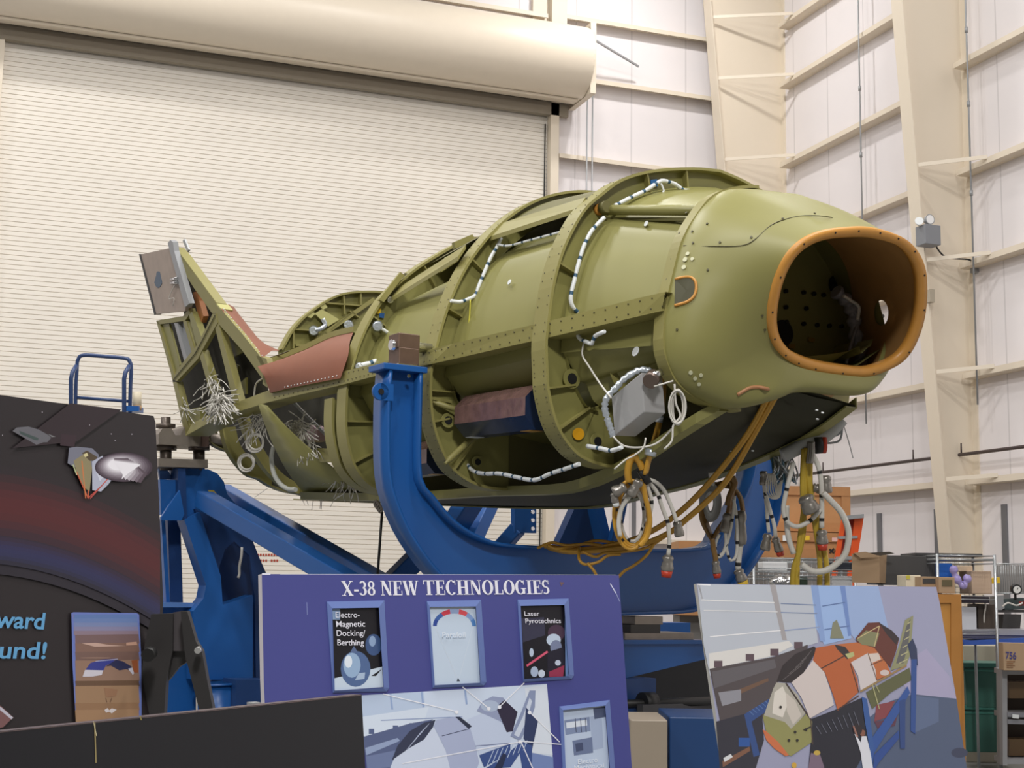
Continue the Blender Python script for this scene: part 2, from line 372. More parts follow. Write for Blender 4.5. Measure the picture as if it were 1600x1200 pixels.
def inset(p, d):
    t = np.gradient(p, axis=0); n = np.stack([-t[:, 1], t[:, 0]], 1); n /= np.linalg.norm(n, axis=1)[:, None]+1e-9
    c = np.array([0., 3.2]); sg = np.sign(((c-p)*n).sum(1)); sg[sg == 0] = 1
    q = p+n*sg[:, None]*np.array(d).reshape(-1, 1); q[:, 0] = np.minimum(q[:, 0], 0) ; return q
def mir(p):     # far half: the body sits rolled a little in its cradle, far side up
    l = -p[:, 0]*.92; z = p[:, 1]; k = np.clip((4.0-z)/1.2, 0, 1.3)
    return np.stack([l*(1-.12*np.clip((3.2-z)/.8, 0, 1)), z+.27*l*k-.05*l], 1)[::-1]
def surf(px, py, D=None, lo=-2.15, hi=4.2):
    """point of the near outer surface seen at a photo pixel"""
    best = None; C_ = CPOS; d = ray(px, py)
    for s in np.arange(lo, hi, .05):
        P = hit(px, py, O+s*T, T); l, _, z = ls(P)
        p = sect(D, s); dd = np.hypot(p[:, 0]-l, p[:, 1]-z); j = dd.argmin()
        if best is None or dd[j] < best[0]: best = (dd[j], s, j, p[j])
    return best
# ---- ring frames
def ring_frame(s, name='ring_frame', dU=.15, dL=.34, fw=.075, lower=True, upper=True, stiff=(), tw=.012, far=True, flange=G2, web=G, i0=0, riv=False, cut=NU):
    u, l = sect(PU, s), sect(PL, s)
    du = np.full(NU, dU); dl = np.linspace(dU, dL, NU)
    ui, li = inset(u, du), inset(l, dl)
    out, inn = [], []
    if upper: out += list(u[i0:]); inn += list(ui[i0:])
    if lower: out += list(l[1:cut]); inn += list(li[1:cut])
    out, inn = np.array(out), np.array(inn)
    if far and i0 == 0:
        out = np.concatenate([mir(out), out[1:]]); inn = np.concatenate([mir(inn), inn[1:]])
    b = MB()
    rows = [[V(a[0], s+o, a[1]) for a in out] for o in (-fw, fw)]
    o2 = out+(inn-out)/(np.linalg.norm(inn-out, axis=1)[:, None]+1e-9)*.018
    b.grid([rows[0], rows[1], [V(a[0], s+fw, a[1]) for a in o2], [V(a[0], s-fw, a[1]) for a in o2], rows[0]], sm=False)
    if riv:
        for D, n0, n1 in ((PU, 12, NU-2), (PL, 2, 28)):
            p = sect(D, s); t = np.gradient(p, axis=0)
            for k in np.arange(n0, n1, 1.5):
                k = int(k); nn = np.array([-t[k, 1], t[k, 0]]); nn /= np.linalg.norm(nn); nn = nn*np.sign((p[k]-np.array([0, 3.2]))@nn)
                for o in (-.05, .05): b.disc(V(p[k, 0], s+o, p[k, 1]), nn[0]*L+nn[1]*Zv, .0042, 1, 6, .003)
    rr = b.build(name, [flange, DOT], craft)
    b = MB()
    b.grid([[V(a[0], s-tw, a[1]) for a in o2], [V(a[0], s-tw, a[1]) for a in inn], [V(a[0], s+tw, a[1]) for a in inn], [V(a[0], s+tw, a[1]) for a in o2]], sm=False)
    # inner cap
    b.grid([[V(a[0], s-.045, a[1]) for a in inn], [V(a[0], s+.03, a[1]) for a in inn]], sm=False)
    b.build('web', web, rr)
    if lower and far:
        e = l[-1]; b = MB(); b.prism([V(e[0]-.1, s-.004, e[1]), V(.3, s-.004, e[1]+.16), V(.5, s-.004, e[1]+.5), V(e[0]-.15, s-.004, e[1]+dL+.06)], T*.008); b.build('floor_web', GD, rr)
    if stiff:
        for k in stiff:
            b = MB(); k = int(k); a, c = o2[k], inn[k]; t = out[min(k+1, len(out)-1)]-out[k-1]; t = t/np.linalg.norm(t)*.006
            b.prism([V(a[0]-t[0], s, a[1]-t[1]), V(a[0]-t[0], s-fw+.01, a[1]-t[1]), V(c[0]-t[0], s-.05, c[1]-t[1]), V(c[0]-t[0], s, c[1]-t[1])], L*2*t[0]+Zv*2*t[1])
            b.build('stiffener', G2, rr)
    return rr, out, inn
def rivets(parent, pts, nrm, r=.0075, m=DOT, name='rivet_row'):
    b = MB()
    for p in pts: b.disc(p, nrm, r, 0, 6, .004)
    return b.build(name, m, parent)
nf = 2*NU+NU-1
def idx(frac, lower=False):   # index on the near half of a full loop
    base = (NU+NU-1)-1
    return base+int(frac*(NU-1))+(NU-1 if lower else 0)
R2, o2_, i2_ = ring_frame(-1.40, riv=True, dU=.17, dL=.42, stiff=[idx(.15), idx(.3), idx(.75), idx(.93), idx(.25, 1), idx(.5, 1), 20, 50])
R3, o3_, i3_ = ring_frame(-.20, riv=True, dU=.18, dL=.46, stiff=[idx(.62), idx(.8), idx(.93), idx(.12, 1), idx(.3, 1), idx(.6, 1)])
R4, o4_, i4_ = ring_frame(1.0, dU=.26, dL=.42, stiff=[idx(.2), idx(.45), idx(.72), idx(.2, 1), idx(.45, 1), idx(.7, 1)])
R1f, _, _ = ring_frame(-2.13, dU=.08, dL=.1, far=False, fw=.045, cut=26, i0=7)
R4b, _, _ = ring_frame(1.22, dU=.2, dL=.22, upper=False, far=False, fw=.07)
# ---- pressure cabin shell between the frames
def bay(s0, s1, du0, du1, dl, name='cabin_skin', m=G, n=6, lower=True, topcut=0):
    rows = []; rowsl = []
    for s in np.linspace(s0, s1, n):
        u, l = sect(PU, s), sect(PL, s)
        du = np.interp(np.linspace(0, 1, NU), [0, .35, .6, 1], [du0, du1, .15, .13]); dll = np.interp(np.linspace(0, 1, NU), [0, .25, 1], [.14, dl*.8, dl])
        ui, li = inset(u, du), inset(l, dll)
        rows.append([V(a[0], s, a[1]) for a in np.concatenate([mir(ui), ui[1:]])])
        rowsl.append([V(a[0], s, a[1]) for a in li]); rowsl[-1] += [V(-a[0]*.78, s, a[1]+.2*-a[0]) for a in li[::-1]]
    b = MB(); b.grid(rows); o = b.build(name, m, craft)
    if lower: b = MB(); b.grid(rowsl); b.build('cabin_underside', m, craft)
    return o
bay(-2.12, -1.43, .10, .12, .38)
bay(-1.37, -.23, .42, .24, .46)
bay(-.17, .97, .46, .26, .44)
for s0, s1 in ((-1.37, -.23), (-.17, .97)):
    rows = []
    for s in np.linspace(s0, s1, 4):
        u = sect(PU, s); ui = inset(u, np.full(NU, .36)); rows.append([V(a[0], s, a[1]) for a in ui[5:24]])
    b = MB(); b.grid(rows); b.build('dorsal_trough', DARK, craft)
for s0, s1 in ((-1.37, -.23), (-.17, .97)):
    rows = []
    for s in np.linspace(s0, s1, 4):
        ui = inset(sect(PU, s), np.full(NU, .04))[:17]; rows.append([V(a[0], s, a[1]) for a in np.concatenate([mir(ui), ui[1:]])])
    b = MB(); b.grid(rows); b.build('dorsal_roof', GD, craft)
rows = []                                           # lower liner that closes the belly behind the frames
for s in np.linspace(-2.1, 1.3, 14):
    l = sect(PL, s); q = inset(l, np.linspace(.24, .46, NU))
    zk = float(np.interp(s, [-2.4, -1.78, -1.15, -.6, .5, 2], [2.75, 2.62, 2.44, 2.36, 2.29, 2.29]))+.06
    pts = [q[0], q[12], q[22], (min(q[30][0], -.5), q[30][1]), (-.35, max(zk, q[30][1]-.1)), (.3, zk+.1), (.8, zk+.4)]
    rows.append([V(a[0], s, a[1]) for a in pts])
b = MB(); b.grid(rows); b.build('belly_liner', G, craft)
# round rivet spots on the skin (bright protective patches)
for (x, y, r) in ((1012, 357, .018), (798, 441, .018), (1000, 549, .03)):
    b = MB()
    D = PU if y < 500 else PL; q = surf(x, y, {k: inset(v, np.full(NU, .13)) for k, v in D.items()}); p = V(q[3][0]-.012, q[1], q[3][1]+.004); b.disc(p, -L+.3*Zv, r, 0, 10); b.build('skin_patch', WHT, craft)
# ---- waterline longeron (near side) with rivets
def waterline(s, D=PU): return sect(PU, s)[-1]
def longeron(px_top, px_bot, s0, s1, off=.02):
    pass
zt = .045
def strip(pts_top, pts_bot, thick, m, name, parent=craft):
    b = MB(); n = len(pts_top); inn = [np.array(p)+thick for p in pts_top]; inb = [np.array(p)+thick for p in pts_bot]
    b.grid([pts_top, pts_bot, inb, inn, pts_top], sm=False)
    for e in (0, -1): b.poly([pts_top[e], pts_bot[e], inb[e], inn[e]])
    return b.build(name, m, parent)
ss = [-2.1, -1.75, -1.4, -.8, -.2, .4, 1.0, 1.7, 2.4, 3.2, 4.25]
def lw(s): return float(np.interp(s, [-2.15, -1.4, -.2, 1.0, 2.4, 4.3], [-1.03, -1.365, -1.475, -1.505, -1.53, -1.55]))
top_px = [(1040, 456), (1000, 465), (860, 501), (707, 537), (619, 560), (538, 580), (432, 605), (340, 640), (300, 662)]
bot_px = [(1034, 484), (1000, 492), (860, 525), (675, 567), (598, 583), (538, 599), (420, 627), (340, 652), (290, 680)]
def on_lw(x, y):
    s = 0.
    for _ in range(12): P = onL(x, y, lw(s)); s = float(np.clip(ls(P)[1], -2.6, 5))
    return P
TT = [on_lw(*p) for p in top_px]; BB = [on_lw(*p) for p in bot_px]
b = MB(); _i, _j = [p+L*.05 for p in TT], [p+L*.05 for p in BB]
b.grid([TT, BB, _j, _i, TT], sm=False)
for i in range(len(TT)-3):
    n_ = max(2, int(np.linalg.norm(TT[i+1]-TT[i])/.075))
    for k in range(n_):
        q = k/n_
        for f in (.2, .8):
            p = (TT[i]*(1-q)+TT[i+1]*q)*(1-f)+(BB[i]*(1-q)+BB[i+1]*q)*f; b.disc(p-L*.002, L, .0045, 1, 6, .003)
b.build('waterline_longeron', [G2, DOT], craft)
b = MB(); b.grid([BB, [p+L*.22+Zv*.01 for p in BB]], sm=False); b.build('longeron_shade_shelf', G2, craft, solid=.012)  # plate added to cast shade on the cabin skin below the longeron
# ---- dorsal stringers between frames
def stringer(a0, a1, b0, b1, name='dorsal_stringer', th=.03):
    b = MB(); b.prism([a0, a1, b1, b0], -Zv*th); return b.build(name, G2, craft)
def onUp(x, y, s, off=0): return onS(x, y, s)
st = [onS(757, 364, -.2), onS(908, 314, -1.4), onS(770, 352, -.2), onS(912, 303, -1.4)]
stringer(onS(752, 374, -.14), onS(905, 324, -1.34), onS(772, 352, -.14), onS(915, 308, -1.34))
stringer(onS(604, 470, 1.0), onS(716, 400, -.2), onS(622, 450, 1.0), onS(728, 382, -.2))
b = MB(); b.cyl(onS(934, 328, -1.40), onS(1105, 329, -2.13), .032, 16); tb = b.build('stabilizer_tube', G, craft)
b = MB(); p = onS(934, 328, -1.41); b.cyl(p, p-T*.03, .036, 14); b.cyl(p-T*.05, p-T*.1, .038, 12, 1); b.build('tube_fitting', [OR, GD], tb)
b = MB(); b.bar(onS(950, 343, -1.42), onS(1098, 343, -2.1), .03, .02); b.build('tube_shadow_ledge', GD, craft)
# brackets on the crest between R3 and R4
b = MB()
def quad(pts, ext=T*.04): b = MB(); b.prism(pts, ext); b.build('crest_bracket', G2, craft)
quad([onS(*p, .6) for p in ((682, 418), (700, 400), (712, 398), (724, 384), (728, 390), (716, 408), (690, 425))])
quad([onS(*p, .3) for p in ((710, 378), (738, 366), (742, 372), (722, 384), (712, 388))])
for x, y in ((633, 432), (609, 469)): b = MB(); b.disc(onS(x, y, .95), T, .025, 0, 12, .012); b.build('lug_fitting', CHROME, craft)
b = MB(); b.prism([onS(*p, .9) for p in ((600, 472), (632, 430), (626, 425), (592, 468))], T*.03); b.build('frame_doubler', G2, craft)
# ---- keel box
nearb = [(470, 777), (560, 779), (640, 778), (700, 775), (760, 771), (860, 768), (905, 760), (950, 742), (1000, 715), (1050, 681), (1100, 650), (1135, 634)]
NB = [onL(x, y, -.84) for x, y in nearb[:-3]]+[onL(1050, 681, -.80), onL(1100, 650, -.70), onL(1132, 632, -.55), onL(1165, 606, -.3), onL(1215, 604, -.05)]
farb = [(470, 779), (700, 788), (820, 792), (940, 791), (1010, 775), (1090, 756), (1160, 731), (1210, 711), (1265, 685), (1310, 656), (1338, 634)]
FB = [onL(x, y, .45) for x, y in farb]
NBs, FBs = smooth_path(NB, 4), smooth_path(FB, 4)
NBr, FBr = resample(NBs, 40), resample(FBs, 40)
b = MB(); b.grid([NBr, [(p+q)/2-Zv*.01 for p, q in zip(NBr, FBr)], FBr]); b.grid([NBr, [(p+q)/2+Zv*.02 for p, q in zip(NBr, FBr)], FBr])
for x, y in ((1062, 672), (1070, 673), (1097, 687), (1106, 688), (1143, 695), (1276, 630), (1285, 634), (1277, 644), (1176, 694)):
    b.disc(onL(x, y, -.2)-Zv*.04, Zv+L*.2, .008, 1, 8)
b.build('keel_plate', [mat('keel_shade_green', (.032, .030, .013), .7, var=.2), WHT], craft)  # plate green darkened: the underside's shade is put into its colour
b = MB(); b.grid([[p+Zv*.045 for p in NBr], [p-Zv*.012 for p in NBr], [p-Zv*.012+L*.07 for p in NBr]], sm=False); b.build('keel_beam', G, craft, solid=.012)
b = MB(); b.grid([[p+Zv*.05 for p in FBr], [p-Zv*.012 for p in FBr], [p-Zv*.012-L*.09 for p in FBr]], sm=False); b.build('keel_beam', G, craft, solid=.012)
# cross members under the nose
for k in (): b = MB(); b.bar(NBr[k]+Zv*.01, FBr[k]+Zv*.01, .07, .06); b.build('keel_cross_member', GD, craft)
# ---- nose shell
NA = V(0, -2.82, 3.64); NBp = V(0, -2.37, 2.9); NNrm = np.cross(L, NBp-NA); NNrm /= np.linalg.norm(NNrm)
OPX = [(1385, 367), (1356, 361), (1325, 361), (1290, 365), (1262, 375), (1240, 392), (1224, 416), (1212, 448), (1205, 485), (1205, 512), (1212, 535), (1228, 554), (1252, 567), (1280, 575), (1315, 580),
       (1352, 582), (1380, 574), (1404, 561), (1420, 542), (1432, 515), (1439, 485), (1441, 450), (1438, 420), (1427, 395), (1409, 377)]
OL = [hit(x, y, NA, NNrm) for x, y in OPX]; OL = smooth_path(OL+[OL[0]], 8)
NF = 220
r1n = np.concatenate([sect(PU, -2.15), sect(PL, -2.15)[1:]]); r1n = r1n[r1n[:, 0] < -.48]
r1f = np.array([(-.35, 2.70), (-.2, 2.77), (0, 2.80), (.2, 2.80), (.4, 2.82), (.55, 2.89), (.70, 3.0), (.80, 3.22), (.83, 3.45), (.76, 3.68), (.6, 3.85), (.35, 3.965)])
r1 = resample(smooth_path([V(0, -2.15, 4.01)]+[V(a[0], -2.15, a[1]) for a in r1n[::6]]+[V(a[0], -2.15, a[1]) for a in r1f]+[V(0, -2.15, 4.01)], 6), NF+1)[:-1]
c0 = V(0, -2.15, 3.3); c1 = sum(OL)/len(OL)
def ang(P, c): q = P-c; return math.atan2(q@L, q@Zv)
ob = []                                   # opening points matched to the frame points by angle
OLa = [(ang(p, c1), p) for p in OL]
for i, p in enumerate(r1):
    a_ = ang(p, c0); d_ = [abs((q[0]-a_+math.pi) % (2*math.pi)-math.pi) for q in OLa]
    k = sorted(range(len(d_)), key=lambda j: d_[j])[:2]; w0, w1 = d_[k[1]]+1e-6, d_[k[0]]+1e-6
    ob.append((OLa[k[0]][1]*w0+OLa[k[1]][1]*w1)/(w0+w1))
NT = 30; rows = []
for i in range(NT+1):
    t = i/NT; row = []
    for p0, p1 in zip(r1, ob):
        up = max(0, (p0[2]-3.3)/.7); near = max(0, -(ls(p0)[0]))
        m0 = -T*(.34+.25*near-.12*up); m1 = (p1-p0)*1.05+T*.06
        lowb = min(1, max(0, (3.0-p1[2])/.1))*min(1, max(0, (ls(p1)[0]+.5)/.25)); bul = math.sin(math.pi*min(1, t*1.0))*lowb
        row.append((2*t**3-3*t*t+1)*p0+(t**3-2*t*t+t)*m0+(-2*t**3+3*t*t)*p1+(t**3-t*t)*m1-Zv*.06*bul-T*.10*bul)
    rows.append(row)
# opening rim
def win(c):        # oval window in the far side wall
    dp = depth_of(c); X = 800+F_PX*((c-CPOS)@CR)/dp; Y = 600-F_PX*((c-CPOS)@CU)/dp
    return ls(c)[0] > .2 and ((X-1377)/11)**2+((Y-489)/20)**2 < 1
def loop_frame(P, i): n = len(P); t = P[(i+1) % n]-P[i-1]; return t/np.linalg.norm(t)
cen = sum(ob)/len(ob); nrm = np.cross(ob[20]-cen, ob[60]-cen); nrm /= np.linalg.norm(nrm)
if nrm@(-T) < 0: nrm = -nrm
b = MB(); R_ = []
for (ri, ro) in ((.03, -.012), (.028, .022), (-.012, .02), (-.045, .012), (-.05, -.03), (-.03, -.035)):
    R_.append([p+(p-cen)/np.linalg.norm(p-cen)*ri*.75+nrm*ro for p in ob])
b.grid(R_+[R_[0]], closed=True)
for k in range(0, len(ob), 13): b.disc(ob[k]+nrm*.021+(ob[k]-cen)/np.linalg.norm(ob[k]-cen)*.006, nrm, .006, 1, 8)
rim = b.build('nose_rim', [OR, BLACK], craft)
def snap(P):       # window rim: vertices near the outline are moved onto it
    if ls(P)[0] < .2: return P
    dp = depth_of(P); X = 800+F_PX*((P-CPOS)@CR)/dp; Y = 600-F_PX*((P-CPOS)@CU)/dp
    r = math.hypot((X-1377)/11, (Y-489)/20)
    if not .5 < r < 1.5: return P
    return at(1377+(X-1377)/r, 489+(Y-489)/r, dp)
# orange-brown interior behind the opening: forward bulkhead, sidewall lining
b = MB()
lin = [[p*(1-t*.0)+(p-cen)*(-.02+t*(.62 if (p-cen)@L > 0 else .2))+T*(t*.92)-nrm*.02 for p in ob] for t in np.linspace(0, 1, 28)]
b.grid([[snap(p) for p in r] for r in lin], closed=True, skip=win)

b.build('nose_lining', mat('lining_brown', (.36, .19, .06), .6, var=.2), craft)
BS = -1.62
b = MB(); bp = sect(PU, BS); bl = sect(PL, BS)
pl = np.concatenate([inset(bp, np.full(NU, .15)), inset(bl, np.full(NU, .25))[1:]])
b.poly([V(a[0], BS, a[1]) for a in pl]+[V(-a[0], BS, a[1]) for a in pl[::-1]])
for x, y in [(1228, 455), (1256, 457), (1272, 459), (1287, 461), (1228, 480), (1229, 503), (1256, 506), (1277, 508), (1296, 509), (1315, 510), (1260, 482), (1378, 494)]:
    b.disc(onS(x, y, BS-.015), T, .014, 1, 10, .01)
b.disc(onS(1307, 446, BS-.012), T, .07, 1, 20); b.disc(onS(1362, 440, BS-.012), T, .075, 1, 20); b.disc(onS(1224, 520, BS-.012), T, .085, 1, 20)
bk = b.build('forward_bulkhead', [G2, BLACK], craft)
for x, y, ww in [(1268, 531, 12), (1237, 541, 12), (1325, 542, 12), (1358, 545, 14)]:
    p = onS(x, y, BS-.02); b = MB(); b.box(p, L*.025, T*.004, Zv*.014); b.build('placard', pm(150, 120, 50), bk)
# window hole seen through the far side: cut as a bright patch -> real opening made below
b = MB()
pts = smooth_path([onS(*p, -1.9) for p in ((1306, 455), (1322, 470), (1333, 492), (1336, 520), (1343, 550), (1346, 572))], 6)
b.tube(pts, [.02+.022*math.sin(i*.7+1) ** 2+.01 for i in range(len(pts))], 10)
b.tube(smooth_path([onS(*p, -1.93) for p in ((1330, 478), (1340, 500), (1334, 525), (1328, 545), (1322, 568))], 6), .012, 6)
b.tube(smooth_path([onS(*p, -1.95) for p in ((1318, 462), (1330, 470), (1342, 480), (1340, 500))], 6), .012, 6, 1)
b.build('interior_harness', [mat('grey_sleeve', (.20, .19, .20), .5, var=.3, scale=30), WIRE], craft)
# panel line, screws and side hatch on the nose shell
def nose_pt(x, y, off=.004):
    d = ray(x, y); best = None
    for i in range(NT):
        for j in range(len(rows[0])):
            pa = rows[i][j]; dp = depth_of(pa)
            X = 800+F_PX*((pa-CPOS)@CR)/dp; Y = 600-F_PX*((pa-CPOS)@CU)/dp
            e = (X-x)**2+(Y-y)**2+ (0 if dp < 10 else 1e6)
            if best is None or e < best[0]: best = (e, i, j)
    _, i, j = best; i = min(max(i, 1), NT-1); n = len(rows[0])
    nr = np.cross(rows[i+1][j]-rows[i-1][j], rows[i][(j+1) % n]-rows[i][j-1]); nr /= np.linalg.norm(nr)
    if nr@(CPOS-rows[i][j]) < 0: nr = -nr
    return hit(x, y, rows[i][j], nr)+nr*off, nr
b = MB(); b.grid([[snap(p) for p in r] for r in rows], closed=True, skip=win)
inn_ = [[p-(p-c0)/np.linalg.norm(p-c0)*.02 for p in r] for r in rows]; b.grid([[snap(p) for p in r] for r in inn_], closed=True, skip=win); b.grid([rows[0], inn_[0]], closed=True)
pth = [nose_pt(x, y, .001)[0] for x, y in ((1068, 384), (1110, 385), (1158, 384), (1180, 374), (1205, 352), (1230, 342), (1260, 337), (1300, 340), (1345, 352))]
b.tube(smooth_path(pth, 4), .0035, 4, 1)
for x, y in [(1082, 362), (1083, 380), (1125, 379), (1174, 371), (1223, 342), (1105, 350), (1106, 422), (1058, 515), (1191, 493), (1273, 334), (1195, 515), (1048, 425), (1062, 365), (1073, 333), (1050, 405), (1043, 437), (1038, 470), (1036, 500), (1036, 535), (1040, 560)]:
    p, nn = nose_pt(x, y); b.disc(p, nn, .007, 1, 8)
for x, y, r in [(1075, 397, .012), (1071, 406, .014), (1082, 405, .011), (1069, 418, .014), (1079, 582, .012), (1086, 591, .011), (1095, 586, .011), (1092, 600, .011)]:
    p, nn = nose_pt(x, y); b.disc(p, nn, r, 2, 10)
nose = b.build('nose_shell', [G, DOT, pm(205, 205, 170)], craft)
def patch(pts, r, m, name, parent, off=.004, closed=True):
    P = [nose_pt(x, y, off) for x, y in pts]; q = [p[0] for p in P]; b = MB()
    if r: b.tube(smooth_path(q, 3), r, 6)
    else:
        c_ = nose_pt(sum(x for x, y in pts)/len(pts), sum(y for x, y in pts)/len(pts), off)[0]; b.grid([[c_+(p-c_)*f for p in q+[q[0]]] for f in (0.02, .5, 1)])
    return b.build(name, m, parent)
hp = [(1056, 437), (1068, 434), (1080, 434), (1087, 441), (1088, 453), (1084, 464), (1074, 472), (1062, 476), (1055, 478)]
patch(hp, 0, mat('port_shade', (.055, .052, .02), .5), 'side_port', nose, .008); patch(hp, .0085, OR, 'port_rim', nose, .006)  # dark fill paints the shade inside the port onto a flat patch
lp_ = [(1152, 617), (1162, 611), (1172, 606), (1186, 605), (1200, 608), (1212, 612)]
patch(lp_, .011, mat('orange_lip', (.42, .2, .09), .5), 'lower_lip', nose, .0)
# ================================================================ TAIL OF THE CRAFT
FN = L+.17*Zv; FN /= np.linalg.norm(FN); FP = V(-1.47, 4, 3.0)
def onF(x, y, off=0.): return hit(x, y, FP+FN*off, FN)
def fmem(name, pts, m=G2, off=0., th=.05, parent=None):
    b = MB(); b.prism([onF(x, y, off) for x, y in pts], FN*th); return b.build(name, m, parent or craft)
fin = fmem('fin_side_spar', [(272, 387), (338, 474), (337, 489), (331, 489), (303, 450), (277, 408)], G2, 0, .03)
b = MB(); e0 = [onF(*p) for p in ((272, 386), (283, 399), (300, 422), (338, 474))]
b.grid([e0, [p+L*.10+T*.01 for p in e0]], sm=False); b.build('fin_leading_edge', G2, craft, solid=.012)
b = MB(); e1 = [onF(*p) for p in ((338, 475), (345, 483))]; b.grid([e1, [p+L*.11 for p in e1]], sm=False); b.build('fin_cap', mat('pale_primer', (.46, .44, .17), .45), craft, solid=.012)
b = MB()
na = [(345, 482), (351, 490), (364, 505), (377, 520), (393, 541), (409, 560)]; fa = [(366, 480), (372, 489), (384, 504), (402, 527), (415, 538), (437, 548)]
A_ = [onF(*p) for p in na]; B_ = [onF(x, y, .24) for x, y in fa]
b.grid([A_, [(p+q)/2+Zv*.03-T*.02 for p, q in zip(A_, B_)], B_])
for p, q in zip(A_[:-1], A_[1:]):
    for f in (.2, .5, .8): b.disc(p*(1-f)+q*f+L*.02+Zv*.006, -L+Zv, .006, 1, 6)
b.build('fin_fairing', [BRN, WHT], craft)
fmem('fin_lower_spar', [(338, 476), (352, 491), (378, 521), (409, 560), (416, 575), (416, 603), (412, 595), (378, 547), (345, 510), (339, 503), (337, 490)], G2, 0, .03)
fmem('fin_splice', [(337, 490), (340, 504), (316, 547), (309, 561), (276, 596), (270, 592), (277, 577), (307, 540), (322, 512), (332, 490)], G2, -.005, .04)
b = MB(); b.tube([onF(x, y, -.012) for x, y in ((336, 492), (318, 528), (305, 552), (271, 593))], .005, 4); b.build('splice_joint', DOT, craft)
fmem('fin_trailing_frame', [(244, 501), (249, 505), (274, 592), (270, 594)], G2, 0, .06)
fmem('fin_top_rail', [(244, 501), (286, 494), (295, 482), (297, 489), (289, 501), (248, 507)], G2, 0, .06)
fmem('fin_trailing_skin', [(250, 507), (264, 506), (281, 570), (274, 590)], G, .02, .02)
for pts, m in (([(272, 505), (277, 505), (293, 562), (288, 565)], GREY), ([(286, 502), (291, 501), (304, 546), (300, 552)], G2), ([(295, 492), (300, 487), (316, 530), (308, 541)], G),
               ([(311, 553), (316, 547), (336, 610), (329, 616)], G2), ([(335, 508), (341, 504), (374, 628), (366, 634)], G2), ([(270, 597), (276, 597), (284, 630), (296, 672), (289, 680)], G2),
               ([(296, 640), (312, 636), (314, 662), (300, 664)], G)):
    fmem('fin_rib', pts, m, .0, .06)
for pts, m in (([(345, 545), (352, 540), (360, 565), (372, 572), (366, 600), (360, 596)], GD), ([(366, 607), (384, 590), (384, 616), (368, 616)], G), ([(350, 520), (362, 525), (380, 550), (362, 560)], GD)):
    fmem('fin_gusset', pts, m, .10, .02)
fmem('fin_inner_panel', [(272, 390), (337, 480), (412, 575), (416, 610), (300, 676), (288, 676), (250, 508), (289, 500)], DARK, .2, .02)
fmem('orange_actuator', [(301, 457), (309, 455), (311, 470), (318, 494), (314, 505), (309, 492)], mat('orange_part', (.45, .17, .05), .5), .05, .05)
# body side behind the fin: olive corner below fin root
b = MB(); b.prism([onF(*p) for p in ((400, 555), (416, 560), (420, 575), (418, 606), (410, 600), (412, 580))], FN*.05); b.build('root_fitting', G2, craft)
# rudder
rud = fmem('rudder', [(218, 398), (264, 388), (291, 476), (289, 486), (242, 491)], mat('mottled_composite', (.40, .32, .265), .5, var=.18, scale=9), -.03, .06)
fmem('rudder_hinge', [(262, 380), (266, 375), (270, 378), (272, 392), (296, 474), (289, 480), (266, 395)], GREY, -.05, .05, rud)
fmem('rudder_trailing_edge', [(217, 397), (220, 397), (244, 490), (241, 492)], BLACK, -.032, .064, rud)
b = MB(); b.prism([onF(247+5*math.cos(a)*(1+.3*math.sin(3*a)), 437+13*math.sin(a), -.034) for a in np.linspace(0, 6, 14)], FN*.004); b.build('blue_stain', pm(75, 95, 115), rud)
b = MB(); p = onF(288, 376); b.bar(onF(288, 375, .12), onF(295, 392, .12), .02, .03); b.build('tip_prong', GREY, rud)
for y in (436, 442): b = MB(); b.cyl(onF(268, y, -.04), onF(278, y-1, -.05), .016, 8); b.build('hinge_pin', CHROME, rud)
b = MB(); b.tube(smooth_path([onF(*p, -.05) for p in ((273, 445), (266, 460), (264, 467), (272, 466), (270, 478))], 4), .004, 5); b.build('loose_string', WIRE, rud)
# aft bulkhead seen above the brown side fairing
SB = 3.0
arc = smooth_path([onS(*p, SB) for p in ((436, 548), (455, 515), (480, 490), (520, 465), (556, 458), (600, 459), (660, 470))], 6)
base = [onS(660, 560, SB), onS(436, 560, SB)]
b = MB(); b.prism(arc+base, T*.02); bh = b.build('aft_bulkhead', G, craft)
b = MB(); b.grid([[p-T*.07 for p in arc], [p+T*.03 for p in arc]], sm=False); b.build('bulkhead_flange', G2, bh, solid=.018)
for (x0, y0, x1, y1, w_) in [(493, 530, 583, 468, 6), (457, 514, 457, 545, 2), (457, 515, 490, 517, 2), (535, 460, 537, 492, 2), (562, 458, 562, 478, 2), (508, 474, 560, 478, 2), (545, 487, 560, 497, 2), (515, 516, 550, 488, 3), (460, 540, 500, 540, 3), (505, 520, 530, 535, 2)]:
    b = MB(); b.bar(onS(x0, y0, SB-.03), onS(x1, y1, SB-.03), w_*.006, .06, up=-T); b.build('bulkhead_rib', G2, bh)
for q in ([(492, 490), (503, 483), (530, 499), (513, 510)], [(477, 493), (486, 485), (493, 490), (486, 497)], [(498, 477), (505, 471), (512, 480), (505, 484)]):
    b = MB(); b.prism([onS(*p, SB-.06) for p in q], T*.02); b.build('splice_plate', mat('pale_primer', (.46, .44, .17), .45), bh)
for x, y in ((490, 517), (544, 508)): b = MB(); b.cyl(onS(x, y, SB-.02), onS(x, y, SB-.12), .05, 12, 0, .035); b.build('foil_cap', SILV, bh)
b = MB(); b.tube(smooth_path([onS(*p, SB-.12) for p in ((492, 516), (500, 514), (508, 508), (504, 498))], 4), .02, 8); b.build('foil_duct', SILV, bh)
